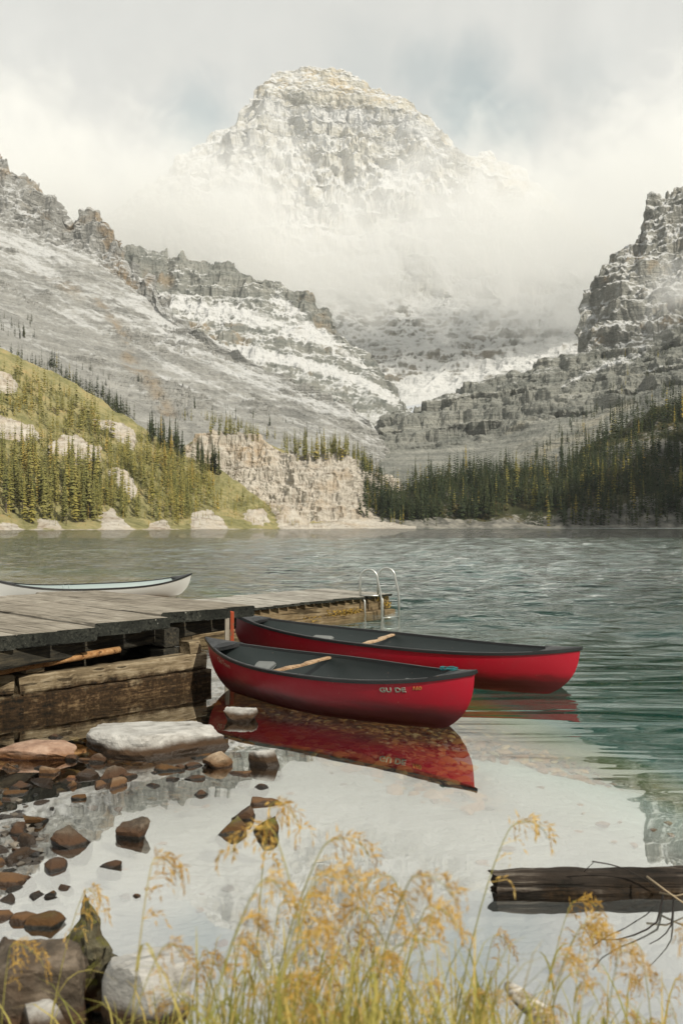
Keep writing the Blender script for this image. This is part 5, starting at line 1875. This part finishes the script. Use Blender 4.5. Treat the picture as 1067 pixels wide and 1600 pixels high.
# stones lying on the lake bed
t = NT('bed_stone')
oi = t.n('ObjectInfo', 'Random')
p = t.pos()
c = t.ramp(oi, [(0.0, (0.14, 0.05, 0.015)), (0.4, (0.36, 0.13, 0.032)), (0.75, (0.50, 0.235, 0.065)), (1.0, (0.58, 0.40, 0.17))])
c = t.mix(t.ma('MULTIPLY', t.noise(p, 9, 6, 0.65), 0.7), c, (0.14, 0.06, 0.022))
M_STONE = t.bsdf(c, 0.75, t.bump(t.noise(p, 25, 5, 0.6), 0.6, 0.01), 0.3)
stone_meshes = []
for i in range(9):
    me = rock_mesh('stone', 300 + i, (1, 0.62 + 0.05 * (i % 4), 0.34 + 0.04 * (i % 3)), cuts=9, sub=2, rough=0.08)
    me.materials.append(M_STONE)
    me.polygons.foreach_set('use_smooth', [False] * len(me.polygons))
    stone_meshes.append(me)
srg = random.Random(77)
cands = []
for _ in range(6000):
    px, py = srg.uniform(0, 1000), srg.uniform(1085, 1300)
    ok = inpoly(np.array([px]), np.array([py]), [(330, 1085), (520, 1140), (720, 1140), (760, 1280), (700, 1270), (560, 1215), (430, 1140), (350, 1110)])[0] or \
        inpoly(np.array([px]), np.array([py]), [(690, 1112), (900, 1085), (915, 1145), (760, 1142)])[0] or \
        inpoly(np.array([px]), np.array([py]), [(0, 1100), (340, 1080), (400, 1150), (300, 1200), (180, 1230), (0, 1280)])[0]
    if ok:
        w = on(px, py, -0.3)
        cands.append((w.x, w.y, srg.uniform(0.09, 0.26)))
placed = []
for (x, y, s) in cands:
    if all((x - a) ** 2 + (y - b) ** 2 > (0.36 * (s + r)) ** 2 for a, b, r in placed):
        placed.append((x, y, s))
    if len(placed) >= 296:
        break
for (x, y, s) in placed:
    zb_ = float(bed_z(np.array(x), np.array(y)))
    o = bpy.data.objects.new('stone', srg.choice(stone_meshes))
    COL.objects.link(o)
    o.parent = BED
    o.location = (x, y, min(zb_ + 0.05 * s, -0.03 - 0.2 * s))
    o.rotation_euler = (srg.uniform(-0.2, 0.2), srg.uniform(-0.2, 0.2), srg.uniform(0, 6.28))
    o.scale = (s, s, s * srg.uniform(0.7, 1.1))
# loose gravel: the small stones of the shore and the shelf
gm = rock_mesh('gravel', 5, (1, 0.7, 0.5), cuts=8, sub=1, rough=0.1)
gv = np.array([v.co[:] for v in gm.vertices])
gf = np.array([p_.vertices[:] for p_ in gm.polygons])
VV, QQ, nv = [], [], 0
for i in range(3600):
    if i < 700:
        px, py = srg.uniform(-40, 70), srg.triangular(1150, 1470, 1220 if i % 2 else 1420)
        if px > 20 + 45 * math.sin(py * 0.03) + 20:
            continue
        w = on(px, py)
        s = srg.triangular(0.02, 0.12, 0.03)
        x, y, z = w.x, w.y, srg.uniform(-0.05, 0.006)
    else:
        x, y = srg.uniform(-4.0, 3.0), srg.uniform(4.2, 12.5)
        s = srg.triangular(0.03, 0.15, 0.06)
        if not (y + 1.49 * x > 9.6 + srg.gauss(0, 0.4) or (x < -1.0 and y > 7.7 + srg.gauss(0, 0.3))) and srg.random() > 0.04:
            continue
        if x > 1.2 and y < 10.5 and srg.random() > 0.05:
            continue
        z = float(bed_z(np.array(x), np.array(y))) + 0.01
    a = srg.uniform(0, 6.28)
    ca, sa = math.cos(a) * s, math.sin(a) * s
    VV.append(np.stack([x + gv[:, 0] * ca - gv[:, 1] * sa, y + gv[:, 0] * sa + gv[:, 1] * ca, z + gv[:, 2] * s], -1))
    QQ.append(gf + nv)
    nv += len(gv)
me = fast_mesh('gravel', np.concatenate(VV), np.concatenate(QQ), False)
t = NT('wet_gravel')
isl = t.n('NewGeometry', 'Random Per Island')
p = t.pos()
c = t.ramp(isl, [(0.0, (0.04, 0.018, 0.009)), (0.35, (0.16, 0.06, 0.018)), (0.7, (0.29, 0.125, 0.04)), (1.0, (0.36, 0.25, 0.13))])
z = t.n('SeparateXYZ', 2, Vector=p)
c = t.mix(t.rng(z, -0.06, -0.01), c, t.ramp(isl, [(0.0, (0.014, 0.012, 0.010)), (0.6, (0.05, 0.04, 0.03)), (1.0, (0.22, 0.19, 0.15))]))
put('gravel', me, t.bsdf(c, 0.45, None, 0.4), BED, kind='stuff')

# ================================================================== DRIFT LOG
M_LOG = wood('drift_log_wood', (0.010, 0.008, 0.006), (0.032, 0.024, 0.018), (0.20, 0.175, 0.145), 0.8, 1.0, wet=0.075)
lp = on(772, 1399)
log = thing('drift_log', 'dark drift log with a broken end lying in the water', 'log', (lp.x, lp.y + 0.06, 0.028))
V, Fc = [], []
ns, nr = 26, 20
lr = random.Random(12)
for i in range(ns + 1):
    x = 2.6 * i / ns
    for j in range(nr):
        a = 2 * math.pi * j / nr
        r = 0.076 + 0.006 * math.sin(3 * a + 1.0) + 0.02 * fbm(np.array([[x * 1.2, math.cos(a), math.sin(a)]]), 3)[0]
        xx = x + (lr.uniform(-0.025, 0.035) if i == 0 else 0)
        V.append((xx, math.cos(a) * r * 1.05 + 0.03 * x, math.sin(a) * r + 0.012 * x))
for i in range(ns):
    for j in range(nr):
        k = (j + 1) % nr
        Fc.append((i * nr + j, (i + 1) * nr + j, (i + 1) * nr + k, i * nr + k))
b0 = len(V)
V.append((0.06, 0, 0))
for j in range(nr):
    Fc.append((b0, j, (j + 1) % nr))
put('log_trunk', rough_up(mesh_from('log_trunk', V, Fc), 0.012, 7, 1), M_LOG, log)
t = NT('black_twig')
M_TWIG = t.bsdf((0.018, 0.014, 0.011), 0.8)
t = NT('pale_twig')
M_TWIGP = t.bsdf((0.33, 0.26, 0.17), 0.8)
LO = Vector(log.location)


def twig(pxs, Ds, r0, r1, mat, name='branch'):
    """a branch through image points, each at its own distance"""
    n = len(pxs)
    Dl = [Ds[0] + (Ds[1] - Ds[0]) * (i / (n - 1)) ** 0.5 for i in range(n)]
    pts = [at(a, b, d) - LO for (a, b), d in zip(pxs, Dl)]
    put(name, tube_mesh(name, pts, [r0 + (r1 - r0) * i / (n - 1) for i in range(n)], 6, 1, 0.15), mat, log)


twig([(1036, 1395), (1030, 1425), (1026, 1440), (1010, 1452), (990, 1461), (965, 1468), (940, 1468), (925, 1464)], (5.08, 4.42), 0.006, 0.002, M_TWIG)
twig([(1052, 1398), (1050, 1430), (1048, 1445), (1040, 1458), (1028, 1468), (1014, 1475)], (5.08, 4.40), 0.005, 0.002, M_TWIG)
twig([(925, 1346), (950, 1350), (975, 1357), (1010, 1375), (1030, 1392)], (5.0, 5.1), 0.0035, 0.003, M_TWIG)
twig([(912, 1362), (928, 1346)], (5.06, 5.0), 0.002, 0.0015, M_TWIG)
twig([(1010, 1370), (1040, 1392), (1080, 1420)], (5.05, 4.9), 0.006, 0.004, M_TWIGP)
twig([(1030, 1395), (1055, 1400), (1090, 1392)], (5.0, 4.9), 0.005, 0.004, M_TWIGP)
# bleached stick in the grass at the foot of the bank
bs = at(800, 1545, 3.25)
stick = thing('driftwood_stick', 'bleached stub of driftwood leaning among the grass heads', 'driftwood', tuple(bs))
pts = [at(a, b, d) - bs for a, b, d in ((792, 1540, 3.3), (812, 1556, 3.25), (835, 1580, 3.2), (860, 1612, 3.12), (885, 1650, 3.05))]
t = NT('bleached_wood')
M_BLE = t.bsdf(t.ramp(t.noise(t.stretch(t.objc(), 10, 60, 60), 1.0, 5, 0.6), [(0.35, (0.16, 0.12, 0.08)), (0.55, (0.50, 0.46, 0.40)), (0.7, (0.60, 0.57, 0.52))]), 0.85)
put('stub', rough_up(tube_mesh('stub', pts, [0.012, 0.03, 0.036, 0.036, 0.03], 8, 5, 0.2), 0.008, 14, 1), M_BLE, stick)

# ================================================================== GRASS
def grass_mat(name, cols, trans=0.35):
    t = NT(name)
    f = t.n('NewGeometry', 'Random Per Island')
    f = t.ma('ADD', t.ma('MULTIPLY', f, 0.6), t.ma('MULTIPLY', t.n('ObjectInfo', 'Random'), 0.4))
    col = t.ramp(f, cols)
    d = t.n('BsdfDiffuse', 0, Color=col)
    tr = t.n('BsdfTranslucent', 0, Color=col)
    m = t.t.nodes.new('ShaderNodeMixShader')
    m.inputs[0].default_value = trans
    t.t.links.new(d, m.inputs[1])
    t.t.links.new(tr, m.inputs[2])
    t.t.links.new(m.outputs[0], t.out.inputs['Surface'])
    return t.m


M_SEED = grass_mat('golden_seed_husks', [(0.0, (0.32, 0.17, 0.035)), (0.4, (0.58, 0.37, 0.09)), (0.8, (0.70, 0.50, 0.16)), (1.0, (0.76, 0.62, 0.30))], 0.4)
M_STALK = grass_mat('grass_stalk', [(0.0, (0.20, 0.21, 0.05)), (0.6, (0.36, 0.33, 0.10)), (1.0, (0.50, 0.36, 0.12))], 0.2)
M_BLADE = grass_mat('grass_blades', [(0.0, (0.15, 0.17, 0.04)), (0.35, (0.29, 0.29, 0.075)), (0.65, (0.50, 0.43, 0.14)), (1.0, (0.60, 0.42, 0.14))], 0.4)


def bezier(p0, p1, p2, p3, n):
    return [((1 - t) ** 3) * p0 + 3 * t * (1 - t) ** 2 * p1 + 3 * t * t * (1 - t) * p2 + t ** 3 * p3 for t in (i / (n - 1) for i in range(n))]


def seed_head(seed):
    """a nodding panicle on a unit-long stalk: returns stalk mesh, head mesh and where the head is"""
    r = random.Random(seed)
    lean = r.uniform(0.08, 0.30)
    nod = r.uniform(0.05, 0.14)
    p = bezier(Vector((0, 0, 0)), Vector((0.02, 0, 0.4)), Vector((lean * 0.6, 0, 0.85)), Vector((lean, 0, 1.0)), 14)
    tip = p[-1] + Vector((nod, 0, -0.02 - 0.06 * r.random()))
    p += bezier(p[-1], p[-1] + (p[-1] - p[-2]) * 1.0, tip + Vector((-0.02, 0, 0.06)), tip, 8)[1:]
    me = tube_mesh('stalk', p, [0.0030 - 0.0021 * i / (len(p) - 1) for i in range(len(p))], 4, cap=False)
    V, Q = [], []

    def spikelet(c, d, ln, wd):
        d = d.normalized()
        a = d.cross(Vector((r.uniform(-1, 1), r.uniform(-1, 1), r.uniform(-1, 1)))).normalized()
        b = d.cross(a)
        k = len(V)
        m = c + d * ln * 0.4
        V.extend([c, m + a * wd, m + b * wd * 0.6, m - a * wd, m - b * wd * 0.6, c + d * ln])
        Q.extend([(k, k + 2, k + 1), (k, k + 3, k + 2), (k, k + 4, k + 3), (k, k + 1, k + 4), (k + 5, k + 1, k + 2), (k + 5, k + 2, k + 3), (k + 5, k + 3, k + 4), (k + 5, k + 4, k + 1)])

    n = len(p)
    for i in range(n - 11, n):
        f = (i - (n - 11)) / 10
        nb = r.choice((1, 2, 2))
        for _ in range(nb):
            ang = r.uniform(-1.1, 1.1)
            out = Vector((math.cos(ang) * 0.9, math.sin(ang), 0.25 - 0.2 * f))
            ln = (0.058 * (1 - 0.65 * f) + 0.016) * r.uniform(0.6, 1.15)
            q = bezier(p[i], p[i] + Vector((0, 0, 0.02)) + out * ln * 0.5, p[i] + out * ln, p[i] + out * ln * 1.05 + Vector((0, 0, -0.035)), 6)
            for k in range(1, 6):
                for _ in range(1):
                    d = (q[k] - q[k - 1]).normalized() + Vector((r.uniform(-0.5, 0.5), r.uniform(-0.5, 0.5), r.uniform(-0.7, 0.3)))
                    spikelet(q[k], d, r.uniform(0.018, 0.034), r.uniform(0.0020, 0.0036))
            # thin branchlet
            k0 = len(V)
            V.extend([q[0], q[0] + Vector((0, 0.0018, 0.0014)), q[3], q[3] + Vector((0, 0.0015, 0.0012)), q[5], q[5] + Vector((0, 0.001, 0.0008))])
            Q.extend([(k0, k0 + 2, k0 + 1), (k0 + 1, k0 + 2, k0 + 3), (k0 + 2, k0 + 4, k0 + 3), (k0 + 3, k0 + 4, k0 + 5)])
    hm = mesh_from('seed_head', V, Q)
    me.materials.append(M_STALK)
    hm.materials.append(M_SEED)
    head = p[n - 7]
    # one long leaf
    L0 = p[r.randint(4, 8)]
    ang = r.uniform(0, 6.28)
    od = Vector((math.cos(ang), math.sin(ang), 0))
    q = bezier(L0, L0 + Vector((0, 0, 0.12)) + od * 0.03, L0 + od * 0.12 + Vector((0, 0, 0.16)), L0 + od * 0.24 + Vector((0, 0, 0.04)), 7)
    sd = od.cross(Vector((0, 0, 1)))
    LV, LQ = [], []
    for i, c in enumerate(q):
        wd = 0.0045 * (1 - (i / 6) ** 2) + 0.0004
        LV += [c - sd * wd, c + sd * wd]
        if i:
            k = 2 * i
            LQ.append((k - 2, k - 1, k + 1, k))
    lm = mesh_from('leaf', LV, LQ)
    lm.materials.append(M_BLADE)
    return me, hm, lm, head


PROTO = [seed_head(900 + i) for i in range(14)]
gr = random.Random(31)
ENV = [(150, 1420), (230, 1310), (300, 1330), (380, 1290), (430, 1270), (500, 1285), (560, 1300), (640, 1300), (700, 1330), (760, 1270), (800, 1265), (860, 1360), (920, 1330), (1000, 1350), (1067, 1380), (1120, 1380)]
ex, ey = zip(*ENV)


def place_stem(px, py, D, k, flip, label, group):
    st_, hd_, lf_, head = PROTO[k % len(PROTO)]
    T = at(px, py, D)
    ground = max(0.02, 0.5 * (1 - (D - 1.7) / 1.4)) - 0.05
    s = (T.z - ground) / head.z
    o = thing('grass_stem', label, 'grass', group=group)
    yaw = (math.pi if flip else 0) + gr.uniform(-0.7, 0.7)
    hv = Matrix.Rotation(yaw, 3, 'Z') @ (head * s)
    o.location = (T.x - hv.x, T.y - hv.y, ground)
    o.rotation_euler = (0, 0, yaw)
    o.scale = (s, s, s)
    for nm, me_ in (('stalk', st_), ('seed_head', hd_), ('leaf', lf_)):
        c_ = bpy.data.objects.new(nm, me_)
        COL.objects.link(c_)
        c_.parent = o


G = 'golden grass stems on the bank'
place_stem(425, 1255, 2.9, 3, False, 'tallest golden grass head, nodding against the stones of the shallows', G)
place_stem(135, 1390, 2.9, 5, False, 'lone sparse grass head furthest from the others, before the stony shore', G)
place_stem(20, 1475, 2.6, 6, False, 'grass head bending over the big brown boulder', G)
place_stem(800, 1290, 2.9, 8, False, 'grass head highest above the broken end of the drift log', G)
cnt = 0
while cnt < 74:
    px = gr.uniform(240, 1110)
    if px < 420 and gr.random() < 0.45:
        continue
    top = np.interp(px, ex, ey)
    py = top + 330 * gr.random() ** 0.8
    if py > 1640:
        continue
    D = gr.uniform(2.1, 3.05)
    place_stem(px, py, D, gr.randrange(14), gr.random() < 0.22, 'golden seed-headed grass stem ' + ('in front of the drift log' if px > 760 and py < 1480 else 'by the bleached driftwood stub' if px > 700 else 'rising before the canoe reflection' if px > 480 and py < 1440 else 'in the thick of the sward' if px > 420 else 'by the split pale block of rock'), G)
    cnt += 1
# leaf blades of the same sward, beyond counting
V, Q = [], []
for i in range(1700):
    px = gr.triangular(150, 1100, 520) if i % 4 else gr.uniform(60, 1100)
    D = gr.uniform(2.0, 3.1)
    root = at(px, 1700, D)
    root.z = max(0.0, 0.5 * (1 - (D - 1.7) / 1.4)) - 0.05
    hgt = gr.uniform(0.28, 0.66) * (1.1 if 300 < px < 800 else 0.85)
    ang = gr.uniform(0, 6.28)
    od = Vector((math.cos(ang), math.sin(ang), 0))
    bend = gr.uniform(0.05, 0.32)
    q = bezier(root, root + Vector((0, 0, hgt * 0.5)), root + od * bend * 0.5 + Vector((0, 0, hgt)), root + od * bend + Vector((0, 0, hgt * gr.uniform(0.7, 1.0))), 7)
    sd = Vector((-od.y, od.x, 0))
    sd = (sd + Vector((gr.uniform(-0.6, 0.6), gr.uniform(-0.6, 0.6), 0))).normalized()
    w0 = gr.uniform(0.0022, 0.0052)
    b0 = len(V)
    for k, c_ in enumerate(q):
        wd = w0 * (1 - (k / 6) ** 1.8) + 0.0003
        V += [c_ - sd * wd, c_ + sd * wd]
        if k:
            m_ = b0 + 2 * k
            Q.append((m_ - 2, m_ - 1, m_ + 1, m_))
put('grass', fast_mesh('grass', [tuple(v) for v in V], Q, False), M_BLADE, kind='stuff', label='green and straw grass blades on the bank')
print('DONE', time.time() - T0, sum(len(m.polygons) for m in bpy.data.meshes))
